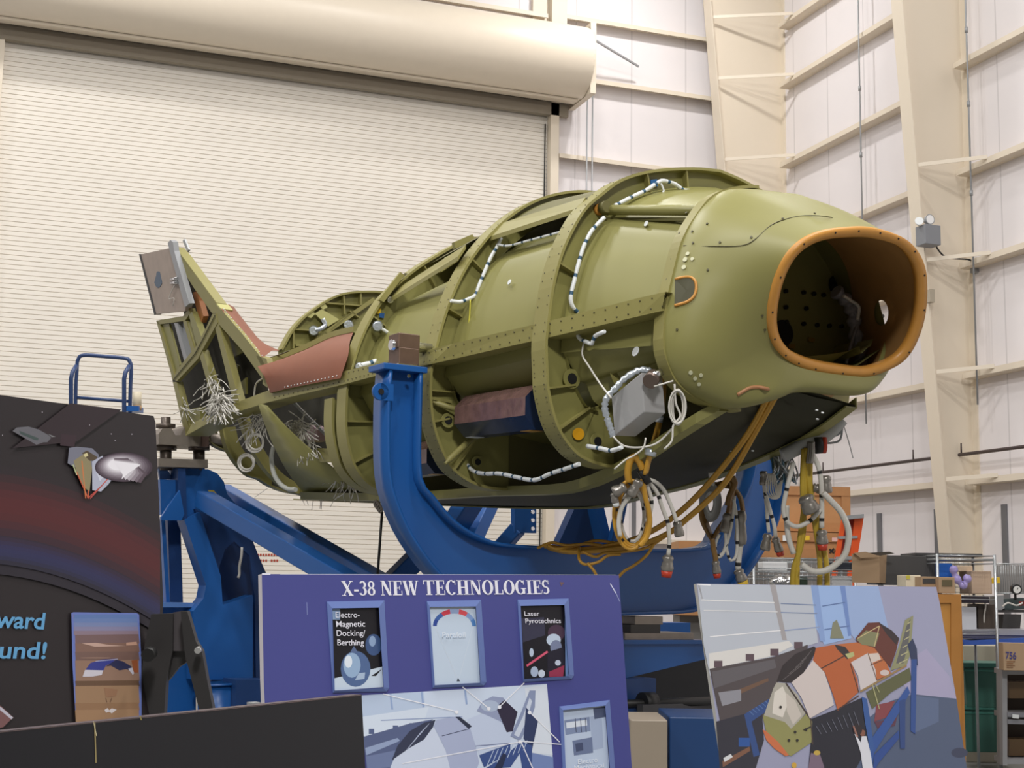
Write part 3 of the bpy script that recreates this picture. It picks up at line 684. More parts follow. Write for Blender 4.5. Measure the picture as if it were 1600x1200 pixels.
# brown thermal fairing on the side
n_ = 14
tp = resample(smooth_path([onL(x, y, l) for x, y, l in ((416, 571, -1.5), (440, 561, -1.42), (478, 546, -1.34), (516, 528, -1.28), (552, 519, -1.26))], 4), n_)
mp = resample([onL(x, y, l) for x, y, l in ((413, 588, -1.6), (440, 588, -1.58), (480, 578, -1.56), (516, 566, -1.54), (544, 556, -1.50))], n_)
bt = resample([onL(x, y, l) for x, y, l in ((422, 614, -1.55), (450, 607, -1.55), (480, 601, -1.545), (510, 595, -1.54), (532, 591, -1.53))], n_)
b = MB(); rows_ = [tp, [p*.6+q*.4+(-L*.07+Zv*.02)*(1-.85*(i_/(n_-1))**2) for i_, (p, q) in enumerate(zip(tp, mp))], mp, bt]
b.grid(rows_); b.grid([[r[0] for r in rows_], [r[0]+L*.15 for r in rows_]])
for k in range(16):
    q = .25+.7*k/15; i = int(q*(n_-1)); f = q*(n_-1)-i; j = min(i+1, n_-1)
    p = (bt[i]*(1-f)+bt[j]*f)*.85+(mp[i]*(1-f)+mp[j]*f)*.15; b.disc(p-L*.005, L, .005, 1, 6)
b.build('side_fairing', [BRN, WHT], craft, solid=0)
b = MB(); b.grid([[p-L*.0+Zv*.045 for p in tp], tp], sm=False); b.build('fairing_edge', G2, craft, solid=.012)
b = MB(); b.grid([tp, [p+L*.5-Zv*.02 for p in tp]], sm=True); b.build('deck_skin', G, craft, solid=.01)
b = MB(); b.tube([onF(*p, .1) for p in ((409, 562), (425, 558), (440, 553), (452, 548))], .006, 4); b.build('deck_joint', DOT, craft)
# lower aft frames, skin and cavity
def aft_frame(pts, s, w_=.07, m=G2):
    P = smooth_path([onS(x, y, s) for x, y in pts], 5); c = onS(470, 660, s); b = MB()
    b.grid([P, [p+(c-p)/np.linalg.norm(c-p)*w_ for p in P]], sm=False); o = b.build('aft_frame', m, craft, solid=.012)
    b = MB(); b.grid([[p-T*.05 for p in P], [p+T*.04 for p in P]], sm=False); b.build('flange', m, o, solid=.012); return o
aft_frame([(345, 668), (352, 698), (366, 722), (385, 742), (402, 748), (420, 759), (448, 769), (500, 776)], 4.0, .14)
aft_frame([(372, 648), (384, 682), (398, 712), (420, 742), (448, 765), (480, 776)], 3.3, .1)
aft_frame([(316, 662), (326, 690), (345, 702), (360, 706)], 4.5, .12, GD)
n_ = 12
lf = resample(smooth_path([onL(x, y, l) for x, y, l in ((404, 630, -1.53), (414, 662, -1.48), (430, 700, -1.35), (450, 737, -1.1), (474, 768, -.75), (492, 778, -.55))], 4), n_)
rt = resample(smooth_path([onL(x, y, l) for x, y, l in ((417, 634, -1.53), (452, 672, -1.40), (500, 715, -1.2), (548, 750, -.95), (596, 768, -.72), (600, 780, -.55))], 4), n_)
b = MB(); b.grid([lf, rt]); b.build('aft_belly_skin', G, craft, solid=.012)
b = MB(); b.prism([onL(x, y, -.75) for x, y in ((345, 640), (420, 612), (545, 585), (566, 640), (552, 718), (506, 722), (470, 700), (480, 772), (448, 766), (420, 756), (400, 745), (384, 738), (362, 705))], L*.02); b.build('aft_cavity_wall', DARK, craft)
b = MB(); b.prism([onL(x, y, -1.2) for x, y in ((490, 700), (522, 701), (530, 722), (500, 722))], L*.05); b.build('aft_tray', G2, craft)
b = MB(); b.prism([onL(x, y, -1.05) for x, y in ((476, 680), (486, 664), (496, 672), (494, 688), (482, 690))], L*.1); b.build('pink_component', pm(150, 125, 130), craft)
b = MB(); b.bar(onL(460, 630, -1.3), onL(520, 690, -1.1), .03, .02); b.build('diagonal_brace', GREY, craft)
def wires(c, n, spread, length, l, name='loose_wires', r=.004, down=True):
    b = MB()
    for k in range(n):
        x, y = c[0]+random.uniform(-1, 1)*spread*.4, c[1]+random.uniform(-1, 1)*spread*.4; a = random.uniform(.3, 2.8) if random.random() < .7 else random.uniform(0, 6.28); ps = [(x, y)]
        for j in range(4):
            a += random.uniform(-.4, .4); x += math.cos(a)*length/4; y += math.sin(a)*length/4+(.8 if down else 0); ps.append((x, y))
        b.tube(smooth_path([onL(px, py, l-random.random()*.06) for px, py in ps], 3), r, 5, 0, caps=False)
    o = b.build(name, WIRE, craft); o['kind'] = 'stuff'; return o
wires((342, 625), 80, 26, 28, -1.58, r=.0045); wires((330, 600), 24, 26, 24, -1.5); wires((405, 655), 30, 30, 34, -1.35)
wires((465, 665), 46, 26, 26, -1.25); wires((290, 640), 12, 14, 18, -1.5); wires((540, 745), 26, 26, 30, -.9); wires((480, 690), 22, 24, 30, -1.2)
b = MB()
for x, y, x2, y2 in ((478, 778, 482, 790), (490, 778, 487, 797), (501, 779, 500, 795), (503, 779, 502, 796), (523, 780, 516, 792), (425, 758, 398, 777), (470, 776, 476, 788)): b.tube([onL(x, y, -.6), onL(x2, y2, -.6)], .0025, 4)
b.build('stray_wires', WIRE, craft)['kind'] = 'stuff'
def coil(x, y, r, l):
    b = MB()
    for k in range(5):
        rr = r+random.uniform(-1.6, 1.6); ox, oy = random.uniform(-1.5, 1.5), random.uniform(-1.5, 1.5)
        b.tube([onL(x+ox+rr*math.cos(a), y+oy+rr*1.02*math.sin(a), l-k*.006) for a in np.linspace(0, 2*math.pi, 25)[:-1]], .007, 6, closed=True)
    return b.build('wire_coil', WIRE, craft)
coil(399, 692, 12.5, -1.35); coil(385, 724, 11.5, -1.3)
b = MB(); b.tube(smooth_path([onL(*p, -1.25) for p in ((428, 696), (424, 715), (428, 740), (438, 756), (450, 764), (462, 765))], 5), .02, 8); b.build('grey_hose', mat('grey_hose', (.45, .46, .42), .5), craft)
b = MB(); b.tube(smooth_path([onL(*p, -1.4) for p in ((412, 590), (400, 600), (397, 620))], 5), .008, 6); b.build('loose_hose', WIRE, craft)
# ---- struts, film wrapped modules and avionics box in the lower bays
def octprism(x0, y0, x1, y1, l, r, name='wrapped_module'):
    a, c = onL(x0, y0, l), onL(x1, y1, l); ax = c-a; ax /= np.linalg.norm(ax); u = np.cross(ax, Zv); u /= np.linalg.norm(u); v = np.cross(u, ax)
    b = MB(); k8 = [(math.cos(t+.39), math.sin(t+.39)) for t in np.linspace(0, 2*math.pi, 9)[:-1]]
    R0 = [a+r*(p*u+q*v) for p, q in k8]; R1 = [c+r*(p*u+q*v) for p, q in k8]
    for i in range(8):
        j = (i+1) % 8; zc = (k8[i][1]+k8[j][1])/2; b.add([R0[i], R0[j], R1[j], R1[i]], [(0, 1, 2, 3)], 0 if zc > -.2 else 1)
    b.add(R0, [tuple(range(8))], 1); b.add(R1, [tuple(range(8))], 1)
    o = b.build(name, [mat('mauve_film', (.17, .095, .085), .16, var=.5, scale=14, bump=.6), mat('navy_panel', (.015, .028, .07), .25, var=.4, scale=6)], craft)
    for (t0, t1, q, m_) in ((0.02, .9, 2, YEL2), (.80, .93, 5, YEL2), (.93, 1.0, 4, WHT), (0.02, .12, 5, WHT)):
        i = q; j = (q+1) % 8; f0, f1 = a*(1-t0)+c*t0, a*(1-t1)+c*t1; o0, o1 = (k8[i][0]*u+k8[i][1]*v)*r*1.01, (k8[j][0]*u+k8[j][1]*v)*r*1.01
        w0 = .8 if t1-t0 < .5 else .88
        b = MB(); b.add([f0+o0*w0+o1*(1-w0), f0+o1, f1+o1, f1+o0*w0+o1*(1-w0)], [(0, 1, 2, 3)]); b.build('tape', m_ if m_ is WHT else mat('amber_tape', (.5, .28, .06), .4), o, solid=.003)
    return o
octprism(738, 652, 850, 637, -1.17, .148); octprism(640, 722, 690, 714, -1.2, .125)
def rod(x0, y0, x1, y1, l0, l1, r, m=G2, name='support_strut'):
    b = MB(); a, c = onL(x0, y0, l0), onL(x1, y1, l1); b.tube([a, a*.93+c*.07, a*.85+c*.15, a*.15+c*.85, a*.07+c*.93, c], [r*.5, r*.5, r, r, r*.5, r*.5], 10); return b.build(name, m, craft)
rod(676, 628, 730, 645, -1.42, -1.2, .02); rod(695, 725, 745, 678, -1.38, -1.1, .022)
d0 = depth_of(V(-1.22, -1.95, 2.7)); A0 = at(1007, 644, d0); u_ = at(1002, 582, d0)-A0; v_ = at(1040, 646, d0+.10)-A0; w_ = at(960, 681, d0+.20)-A0
b = MB(); b.box(A0+(u_+v_+w_)/2, u_/2, v_/2, w_/2)
av = b.build('avionics_box', mat('avionics_grey', (.44, .44, .44), .4, .15, var=.05), craft, bevel=.006)
b = MB(); b.cyl(at(1022, 588, d0-.0), at(1016, 596, d0-.06), .045, 14); b.cyl(at(1034, 581, d0-.03), at(1016, 589, d0-.05), .022, 10, 1); b.build('connector', [mat('connector_bronze', (.16, .12, .10), .35, .6), CHROME], av)
b = MB(); pp = smooth_path([at(x, y, d0+.12) for x, y in ((1018, 580), (1000, 578), (978, 590), (962, 606), (948, 622), (945, 638), (949, 655), (954, 670), (958, 682))], 5)
b.tube(pp, [.012+.01*abs(math.sin(i*1.3)) for i in range(len(pp))], 8); b.build('foil_edge_wrap', SILV, av)
b = MB()
for k in range(7):
    cx, cy = 1058+random.uniform(-2, 2), 636; rx, ry = 8+k*.9, 26+random.uniform(-2, 2)
    b.tube([at(cx+rx*math.cos(a), cy+ry*math.sin(a), d0-.03-k*.005) for a in np.linspace(0, 2*math.pi, 21)[:-1]], .005, 5, closed=True)
b.tube(smooth_path([at(x, y, d0-.05) for x, y in ((1054, 600), (1056, 630), (1063, 650), (1052, 665), (1050, 688), (1038, 702))], 4), .006, 5)
b.tube([at(1022, 604, d0-.08), at(1052, 595, d0-.08)], .005, 5)
o = b.build('white_wire_loop', WIRE, craft); o['kind'] = 'stuff'
b = MB(); b.tube(smooth_path([at(x, y, d0) for x, y in ((1009, 684), (1005, 700), (990, 712), (978, 718), (960, 733))], 4), .005, 5); b.build('pull_string', WIRE, craft)
b = MB(); b.tube(smooth_path([at(x, y, d0+.05) for x, y in ((958, 682), (970, 694), (985, 699), (1010, 698), (1030, 690), (1050, 670))], 4), .006, 5); b.build('edge_wire', WIRE, craft)
# ---- segmented wire harnesses
def harness(pts, f, r=.0135, name='wire_harness', per=2, parent=None):
    P = smooth_path([f(*p) for p in pts], 6); n = max(6, int(sum(np.linalg.norm(P[i+1]-P[i]) for i in range(len(P)-1))/.022)); P = resample(P, n)
    b = MB(); b.tube(P, [r*(.82 if i % 5 == 4 else 1) for i in range(n)], 8, 0, band=lambda i: 1 if i % 5 == 4 else 0); return b.build(name, [WHT, TIE], parent or craft)
f2 = lambda x, y: onS(x, y, -1.50); f3 = lambda x, y: onS(x, y, -.30); f4 = lambda x, y: onS(x, y, .86)
harness([(1106, 303), (1085, 299), (1068, 297), (1055, 288), (1040, 283), (1030, 284), (1010, 297), (985, 309), (960, 322)], f2)
harness([(944, 340), (925, 360), (912, 385), (903, 415), (897, 440), (892, 462), (894, 478), (906, 491)], f2)
harness([(1032, 286), (1037, 300), (1024, 312), (1022, 319)], f2, .007)
harness([(783, 372), (777, 385), (767, 402), (757, 425), (748, 447), (742, 462), (730, 468), (718, 472), (704, 470)], f3)
harness([(777, 382), (795, 384), (830, 375), (882, 361)], lambda x, y: onL(x, y, -.98), .009)
harness([(650, 468), (636, 490), (625, 508), (618, 525), (612, 545), (607, 558)], f4)
harness([(613, 526), (602, 517), (591, 511)], f4); harness([(560, 573), (580, 567), (603, 560), (622, 557)], f4, .02)
harness([(700, 662), (710, 680), (718, 700), (727, 720), (738, 735), (755, 740), (780, 740), (805, 745), (835, 750), (860, 740), (885, 732), (905, 725)], lambda x, y: onL(x, y, -1.12))
harness([(918, 697), (940, 701), (955, 704), (972, 699)], lambda x, y: onL(x, y, -1.12)); harness([(902, 515), (905, 528), (918, 535), (925, 537), (930, 525), (945, 518)], lambda x, y: onL(x, y, -1.18), .013)
b = MB(); b.tube(smooth_path([onL(*p, -1.17) for p in ((912, 536), (910, 555), (922, 575), (938, 600), (955, 622))], 4), .006, 5); b.build('grey_line', WIRE, craft)
b = MB(); b.tube(smooth_path([onS(*p, -.36) for p in ((735, 468), (734, 490), (733, 510), (738, 529))], 4), .005, 5); b.build('yellow_line', mat('yellow_wire', (.6, .55, .05), .5), craft)
for x, y, s, r in ((590, 510, .93, .045), (562, 574, .93, .04)):
    b = MB(); b.cyl(onS(x, y, s), onS(x, y, s-.08), r, 14, 0, r*.7); b.build('foil_cap', SILV, craft)
for pts, f, m_ in (([(584, 482), (595, 482), (595, 490), (584, 490)], lambda x, y: onS(x, y, .97), pm(225, 190, 50)), ([(593, 489), (601, 489), (600, 497), (593, 496)], lambda x, y: onS(x, y, .965), pm(40, 90, 150)),
                   ([(1017, 281), (1027, 280), (1028, 291), (1017, 291)], lambda x, y: onS(x, y, -1.43), pm(50, 120, 190)), ([(904+9*math.cos(a), 678+9.5*math.sin(a)) for a in np.linspace(0, 6, 20)], lambda x, y: onS(x, y, -1.43), pm(225, 165, 30))):
    b = MB(); b.prism([f(*p) for p in pts], T*.004); b.build('inspection_sticker', m_, craft)
for x, y, s, r in ((892, 592, -1.43, .06), (932, 690, -1.43, .05), (699, 657, -.24, .05), (745, 722, -.24, .04), (720, 560, -.24, .03)):
    b = MB(); b.tube([onS(x, y, s)+T*.0, onS(x, y, s)-T*.012], r, 18); b.disc(onS(x, y, s)-T*.014, T, r*.55, 1, 14)
    b.build('lightening_hole', [G, BLACK], craft)
b = MB(); b.bar(onS(672, 622, -.24), onS(705, 628, -.24), .02, .02); b.build('clip', G2, craft)
# ================================================================ BLUE CRADLE AND STANDS
cr = empty('support_cradle', V(0, -.2, 0), A12, 'large blue U shaped steel cradle holding the middle of the fuselage', 'cradle')
SCR = -.2
outer = [(-1.76, 2.985), (-1.77, 2.73), (-1.75, 2.32), (-1.68, 2.1), (-1.54, 1.87), (-1.3, 1.63), (-1.0, 1.49), (-.6, 1.43), (.33, 1.44), (.8, 1.47), (1.1, 1.6), (1.33, 1.81), (1.55, 2.1), (1.64, 2.4), (1.66, 2.6), (1.66, 3.0)]
inner = [(-1.54, 2.985), (-1.53, 2.33), (-1.45, 2.2), (-1.26, 2.02), (-1.05, 1.92), (-.81, 1.88), (-.2, 1.88), (.84, 1.905), (1.05, 2.05), (1.23, 2.28), (1.33, 2.47), (1.37, 2.7), (1.42, 3.0)]
def sp2(p, n=6): return [np.array([q[0], q[2]]) for q in smooth_path([(a, 0, c) for a, c in p], n)]
oo, ii = resample([np.array(p) for p in sp2(outer)], 60), resample([np.array(p) for p in sp2(inner)], 60)
b = MB(); b.grid([[V(p[0], SCR-.015, p[1]) for p in oo], [V(p[0], SCR-.015, p[1]) for p in ii]], sm=False); b.grid([[V(p[0], SCR+.015, p[1]) for p in oo], [V(p[0], SCR+.015, p[1]) for p in ii]], sm=False)
b.build('yoke_web', BLUE, cr)
for nm, cc in (('outer_flange', oo), ('inner_flange', ii)):
    b = MB(); b.grid([[V(p[0], SCR-.10, p[1]) for p in cc], [V(p[0], SCR+.10, p[1]) for p in cc]]); b.build(nm, BLUE, cr, solid=.022)
b = MB(); b.box(V(-1.66, SCR, 3.0), L*.16, T*.11, Zv*.02); b.build('top_plate', BLUE, cr, bevel=.004)
b = MB(); b.box(V(-1.63, SCR, 3.025), L*.07, T*.08, Zv*.006); b.build('shim_plate', CHROME, cr)
b = MB(); b.box(V(-1.62, SCR, 3.085), L*.075, T*.075, Zv*.055); b.box(V(-1.62, SCR, 3.185), L*.08, T*.07, Zv*.05); bb = b.build('pillow_block', mat('brown_steel', (.16, .10, .07), .45, .4, var=.25, scale=14), cr, bevel=.006)
b = MB(); b.cyl(V(-1.72, SCR, 3.16), V(-1.42, SCR, 3.165), .034, 20); b.build('trunnion_pin', CHROME, cr)
b = MB(); p = onS(594, 612, SCR-.09); b.tube([p-T*.012, p+T*.012], .055, 20); b.box(p+L*.045, L*.045, T*.012, Zv*.055); b.disc(p-T*.014, T, .02, 1, 14); b.build('lifting_lug', [BLUE, BLACK], cr)
b = MB(); p = onS(637, 588, SCR-.1); b.cyl(p, p-T*.02, .012, 8); b.build('bolt', CHROME, cr)
# bearing stack and turntable beam below the yoke
for x0, y0, x1, y1, m_ in ((992, 963, 1036, 976, STEEL), (985, 976, 1032, 990, mat('dark_steel', (.07, .065, .06), .5, .4)), (976, 989, 1084, 1000, STEEL)):
    a, c = onS(x0, y0, SCR-.1), onS(x1, y1, SCR-.1); b = MB(); b.box((a+c)/2+T*.16, L*((c-a)@L)/2, T*.16, Zv*abs(c[2]-a[2])/2); b.build('bearing_block', m_, cr, bevel=.004)
b = MB(); b.prism([onS(*p, SCR-.14) for p in ((880, 1000), (1102, 1000), (1102, 1030), (985, 1058), (880, 1075))], T*.28)
b.prism([onS(*p, SCR-.17) for p in ((880, 1000), (1104, 1000), (1104, 1006), (880, 1007))], T*.34); b.build('turntable_beam', BLUE, cr)
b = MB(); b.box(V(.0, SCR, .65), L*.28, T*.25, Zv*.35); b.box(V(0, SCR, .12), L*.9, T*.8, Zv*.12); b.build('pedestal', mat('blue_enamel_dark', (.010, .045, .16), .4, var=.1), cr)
b = MB(); p = onS(1012, 1099, SCR-.4); b.cyl(p-L*.05, p+L*.05, .075, 20); b.cyl(p-L*.4, p+L*.9, .03, 10); b.build('drive_roller', BLACK, cr)
b = MB(); b.bar(onS(1000, 1108, SCR-.5), onS(1125, 1104, SCR-.3), .05, .06); b.bar(onS(1050, 1121, SCR-.5), onS(1125, 1117, SCR-.3), .04, .04); b.build('lower_rail', mat('rail_dark', (.05, .05, .055), .4, .3), cr)
b = MB(); b.prism([onS(x, y, SCR+.3) for x, y in ((900, 1062), (985, 1052), (1150, 1018), (1150, 1118), (900, 1118))], T*.5); b.build('dark_backing', mat('backing_black', (.012, .013, .017), .5), cr)  # black box added to darken the gap below the beam
# front base boxes
d_ = 7.6
def pxbox(name, x0, y0, x1, y1, d, dep, m, parent=None, yaw=YAW, bevel=.006, floor=False):
    """box whose front face spans the photo rectangle at distance d; faces yawed towards the camera"""
    r = np.array([math.cos(yaw), -math.sin(yaw), 0]); f = np.array([math.sin(yaw), math.cos(yaw), 0])
    c0_ = at((x0+x1)/2, (y0+y1)/2, d); P = c0_
    xa, xb = hit(x0, (y0+y1)/2, P, f), hit(x1, (y0+y1)/2, P, f); za, zb_ = hit((x0+x1)/2, y1, P, f)[2], hit((x0+x1)/2, y0, P, f)[2]
    if floor: za = 0
    w2 = abs((xb-xa)@r)/2; c = (xa+xb)/2; c[2] = (za+zb_)/2
    b = MB(); b.box(c+f*dep/2, r*w2, f*dep/2, Zv*abs(zb_-za)/2); return b.build(name, m, parent, bevel=bevel)
tag(pxbox('equipment_cabinet', 985, 1125, 1043, 1210, 7.6, .5, pm(150, 138, 122), floor=True), 'plain beige metal cabinet low between the blue and the right photo boards', 'cabinet')
tag(pxbox('storage_bin', 1046, 1121, 1140, 1210, 7.9, .6, mat('bin_blue', (.012, .05, .16), .4), floor=True), 'dark blue box standing low behind the right photo board', 'bin')
# ---- tail stand
ST = 4.5
ts = empty('tail_stand', onS(320, 735, ST)*[1, 1, 0], A12, 'blue steel stand with steel clamp blocks supporting the tail', 'stand')
def tp_(name, pts, s, th, m=BLUE, parent=None):
    b = MB(); b.prism([onS(x, y, s) for x, y in pts], T*th); return b.build(name, m, parent or ts)
tp_('clamp_plate', [(248, 716), (325, 718), (325, 731), (248, 729)], ST-.15, .5, STEEL)
tp_('clamp_block', [(248, 678), (254, 669), (268, 669), (274, 680), (282, 680), (288, 667), (300, 661), (318, 661), (322, 672), (322, 698), (248, 694)], ST-.12, .4, STEEL)
tp_('clamp_block', [(316, 662), (328, 664), (326, 698), (316, 698)], ST-.16, .3, mat('dark_clamp', (.09, .055, .045), .45, .3))
for x in (259, 311):
    b = MB(); P = lambda y: onS(x, y, ST+.05); b.cyl(P(735), P(698), .055, 10); b.cyl(P(704), P(695), .10, 6)
    if x < 300: b.cyl(P(695), P(652), .045, 10); b.cyl(P(669), P(663), .09, 6)
    b.build('threaded_stud', mat('stud_steel', (.10, .08, .065), .4, .5), ts)
b = MB(); b.cyl(onS(326, 686, ST+.0), onS(362, 690, ST-.0), .06, 14); b.build('tail_pin', STEEL, ts)
b = MB(); b.cyl(onS(306, 661, ST-.05), onS(306, 656, ST-.05), .07, 12); b.build('clamp_cap', CHROME, ts)
tp_('post_head', [(279, 732), (325, 733), (340, 740), (350, 753), (355, 772), (372, 792), (395, 848), (312, 800), (300, 815), (288, 812), (279, 790)], ST, .28)
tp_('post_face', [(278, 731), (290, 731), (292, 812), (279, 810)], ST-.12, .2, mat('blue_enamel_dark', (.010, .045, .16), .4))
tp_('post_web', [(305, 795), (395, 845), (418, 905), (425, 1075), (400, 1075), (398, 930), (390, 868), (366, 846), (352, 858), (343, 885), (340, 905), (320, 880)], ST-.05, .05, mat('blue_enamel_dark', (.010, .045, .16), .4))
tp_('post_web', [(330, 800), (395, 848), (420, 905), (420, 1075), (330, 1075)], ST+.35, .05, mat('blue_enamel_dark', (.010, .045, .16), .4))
tp_('post_leg', [(288, 812), (312, 800), (345, 900), (348, 945), (395, 930), (395, 1062), (303, 1062), (302, 955), (318, 935), (322, 915)], ST-.14, .2)
tp_('side_gusset', [(252, 808), (281, 766), (288, 803), (284, 813), (252, 813)], ST-.16, .04)
tp_('side_box', [(250, 749), (277, 750), (277, 768), (252, 805)], ST-.05, .3)
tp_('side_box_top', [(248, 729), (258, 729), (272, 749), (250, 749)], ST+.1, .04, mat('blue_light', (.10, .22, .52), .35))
tp_('rear_post', [(252, 813), (258, 813), (266, 945), (260, 945)], ST+.1, .1)
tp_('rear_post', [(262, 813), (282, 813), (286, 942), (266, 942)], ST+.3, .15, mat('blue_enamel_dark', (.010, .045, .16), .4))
tp_('cross_beam', [(240, 943), (306, 944), (306, 1178), (240, 1178)], ST+.1, .2)
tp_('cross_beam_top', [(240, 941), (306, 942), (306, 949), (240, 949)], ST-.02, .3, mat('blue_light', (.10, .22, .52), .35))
b = MB()
for x in (342,): b.cyl(onS(x, 1186, ST-.3), onS(x, 1066, ST-.3), .19, 20); b.cyl(onS(x, 1069, ST-.3), onS(x, 1066, ST-.3), .22, 20)
b.build('foot_jack', BLUE, ts)
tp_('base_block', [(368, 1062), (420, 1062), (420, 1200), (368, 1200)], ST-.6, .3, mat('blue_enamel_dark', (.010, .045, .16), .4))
tp_('base_skid', [(240, 1160), (430, 1163), (430, 1180), (240, 1178)], ST+.1, .4)
tp_('yellow_tag', [(325, 766), (334, 766), (340, 773), (331, 773)], ST-.16, .01, pm(215, 185, 60))
b = MB(); b.tube(smooth_path([onS(*p, ST-.1) for p in ((378, 855), (377, 870), (374, 885), (374, 897), (372, 903))], 3), .012, 6); b.build('hanging_string', WIRE, ts)
def strut(a, c, w_, h_, m=BLUE, lab=None, parent=None, name='diagonal_strut'):
    b = MB(); b.bar(a, c, w_, h_, mi=0); return b.build(name, m, parent or ts, bevel=.01)
sa = onS(318, 780, ST-.25); sb = at(700, 1000, 10.2); strut(sa, sb, .17, .155)
strut(onS(300, 765, ST+.6)+L*.3, at(720, 985, 11.0), .17, .15)
# far side support seen under the belly
fs = empty('rear_support_stand', at(900, 1000, 12.6)*[1, 1, 0], A12, 'blue braced support stand seen below the belly behind the cradle', 'stand')
def fp(name, pts, d, th, m=BLUE): b = MB(); b.prism([at(x, y, d) for x, y in pts], T*th); return b.build(name, m, fs)
fp('stand_plate', [(804, 786), (838, 786), (838, 833), (804, 832)], 12.5, .06)
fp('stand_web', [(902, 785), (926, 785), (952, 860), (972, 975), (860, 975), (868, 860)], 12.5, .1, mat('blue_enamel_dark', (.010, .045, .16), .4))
fp('stand_flange', [(928, 785), (942, 785), (960, 862), (972, 975), (958, 975), (945, 862)], 12.4, .2)
for a, c, w_, h_ in (((810, 825, 12.55), (752, 890, 12.7), .1, .13), ((735, 782, 12.9), (690, 856, 13.2), .2, .17), ((765, 782, 13.3), (728, 862, 13.0), .16, .14), ((655, 868, 12.2), (588, 935, 12.0), .2, .16), ((972, 780, 12.2), (955, 865, 12.4), .08, .1)):
    strut(at(*a), at(*c), w_, h_, parent=fs)
b = MB(); b.box(at(900, 990, 12.6), L*1.2, T*.12, Zv*.1); q = at(900, 990, 12.6)
for k in (-1, 1): b.box((q+L*1.05*k)*[1, 1, .5], L*.1, T*.1, Zv*q[2]/2)
b.build('base_beam', BLUE, fs)
b = MB()
for k in range(3): b.disc(at(832, 800+k*13, 12.46), T, .018, 0, 8, .01)
b.build('bolt', CHROME, fs)
# tie-down cable and shackle under the tail
cb = empty('tie_down_cable', at(592, 900, 11.2), 0, 'thin black tie-down cable with shackle hanging under the belly left of the cradle', 'cable')
b = MB(); b.tube([at(597, 800, 11.2), at(590, 900, 11.2), at(570, 1236, 11.2)], .011, 6); b.build('cable', BLACK, cb)
b = MB()
for k in range(4): b.tube([at(588+3*math.cos(a)+k*2.2, 787+5*math.sin(a)+k*3, 11.2) for a in np.linspace(0, 6.28, 13)[:-1]], .009, 6, closed=True)
b.build('shackle', STEEL, cb)
# ================================================================ HANGING CABLE BUNDLES
def bundle(name, x, y, d, label): return empty(name, at(x, y, d), 0, label, 'cable bundle', 'cable bundles hanging under the nose')
def cab(par, pts, d, r, m, name='cable', band=None, jit=0.):
    P = smooth_path([at(p[0], p[1], d+(p[2] if len(p) > 2 else 0)) for p in pts], 6)
    b = MB()
    if band: n = max(6, int(sum(np.linalg.norm(P[i+1]-P[i]) for i in range(len(P)-1))/.02)); P = resample(P, n); b.tube(P, r, 7, 0, band=lambda i: 1 if i % band == band-1 else 0); return b.build(name, [m, BLACK], par)
    b.tube(P, r, 7); return b.build(name, m, par)
def ell(cx, cy, rx, ry, a0=0, a1=6.1, n=16): return [(cx+rx*math.sin(a), cy-ry*math.cos(a)) for a in np.linspace(a0, a1, n)]
CONN = mat('connector_shell', (.30, .28, .25), .35, .6, var=.2, scale=30); RED = mat('red_cap', (.55, .05, .02), .4)
def conn(par, x, y, x2, y2, d, r, cap=RED):
    a, c = at(x, y, d), at(x2, y2, d); b = MB(); P = [a*(1-t)+c*t for t in np.linspace(0, 1, 9)]
    b.tube(P, [r*.7, r, r, r*.8, r, r, r*1.12, r*1.12, r], 12); o = b.build('connector', CONN, par)
    if cap is not None:
        e = (c-a)/np.linalg.norm(c-a); b = MB(); b.cyl(c, c+e*r*1.1, r*1.02, 12, 0, r*.85); b.build('cap', cap, o)
D1 = 8.7
g = bundle('amber_cable_bundle', 1000, 745, D1, 'amber and white cable loops hanging from the grey box over the cradle')
for k in range(4):
    j = k*2.2-3
    cab(g, [(1035+j*.2, 584), (1037+j*.4, 606), (1033+j*.5, 645), (1025+j*.6, 680), (1015+j*.5, 712), (1008+j*.4, 742)], D1-.35+.01*k, .011, YEL, 'amber_cable')
cab(g, [(1006, 738), (999, 722), (991, 714), (984, 722), (981, 738), (983, 754)], D1-.3, .022, YEL, 'amber_cable')
for y in (653, 706): b = MB(); b.cyl(at(1028-(y-653)*.2, y-5, D1-.36), at(1026-(y-653)*.2, y+6, D1-.36), .036, 10); b.build('tape_wrap', SILV, g)
b = MB(); b.cyl(at(1012, 742, D1-.3), at(1002, 748, D1-.3), .05, 10); b.build('cable_tie', BLACK, g)
for k in range(3): cab(g, ell(986+k*1.5, 804, 27-k*2, 54-k*3, -.1, 6.0), D1-.3+k*.02, .011, YEL, 'amber_loop', band=9 if k == 1 else None)
cab(g, [(1004, 748), (1008, 775), (1014, 800), (1015, 820), (1010, 840), (1000, 853)], D1-.32, .016, YEL, 'amber_cable')
for k, (rx, ry) in enumerate(((22, 46), (18, 40))): cab(g, ell(988, 806, rx, ry, .3, 5.8), D1-.22+k*.03, .010, WIRE, 'white_loop', band=6)
for k, pts in enumerate(([(1006, 748), (1022, 752), (1036, 764), (1046, 784), (1054, 805), (1057, 815)], [(1006, 750), (1018, 758), (1028, 772), (1034, 790), (1040, 806), (1044, 818), (1046, 850), (1044, 868)], [(1005, 750), (1012, 762), (1018, 782), (1016, 800), (1010, 815)])):
    cab(g, pts, D1-.25-k*.02, .013, WIRE, 'white_cable', band=7 if k else None)
conn(g, 1044, 868, 1042, 892, D1-.27, .034); conn(g, 1058, 814, 1062, 838, D1-.2, .028, None)
conn(g, 1000, 750, 984, 775, D1-.38, .03, None); conn(g, 978, 760, 958, 770, D1-.38, .032, None); conn(g, 958, 770, 962, 786, D1-.38, .02, WHT)
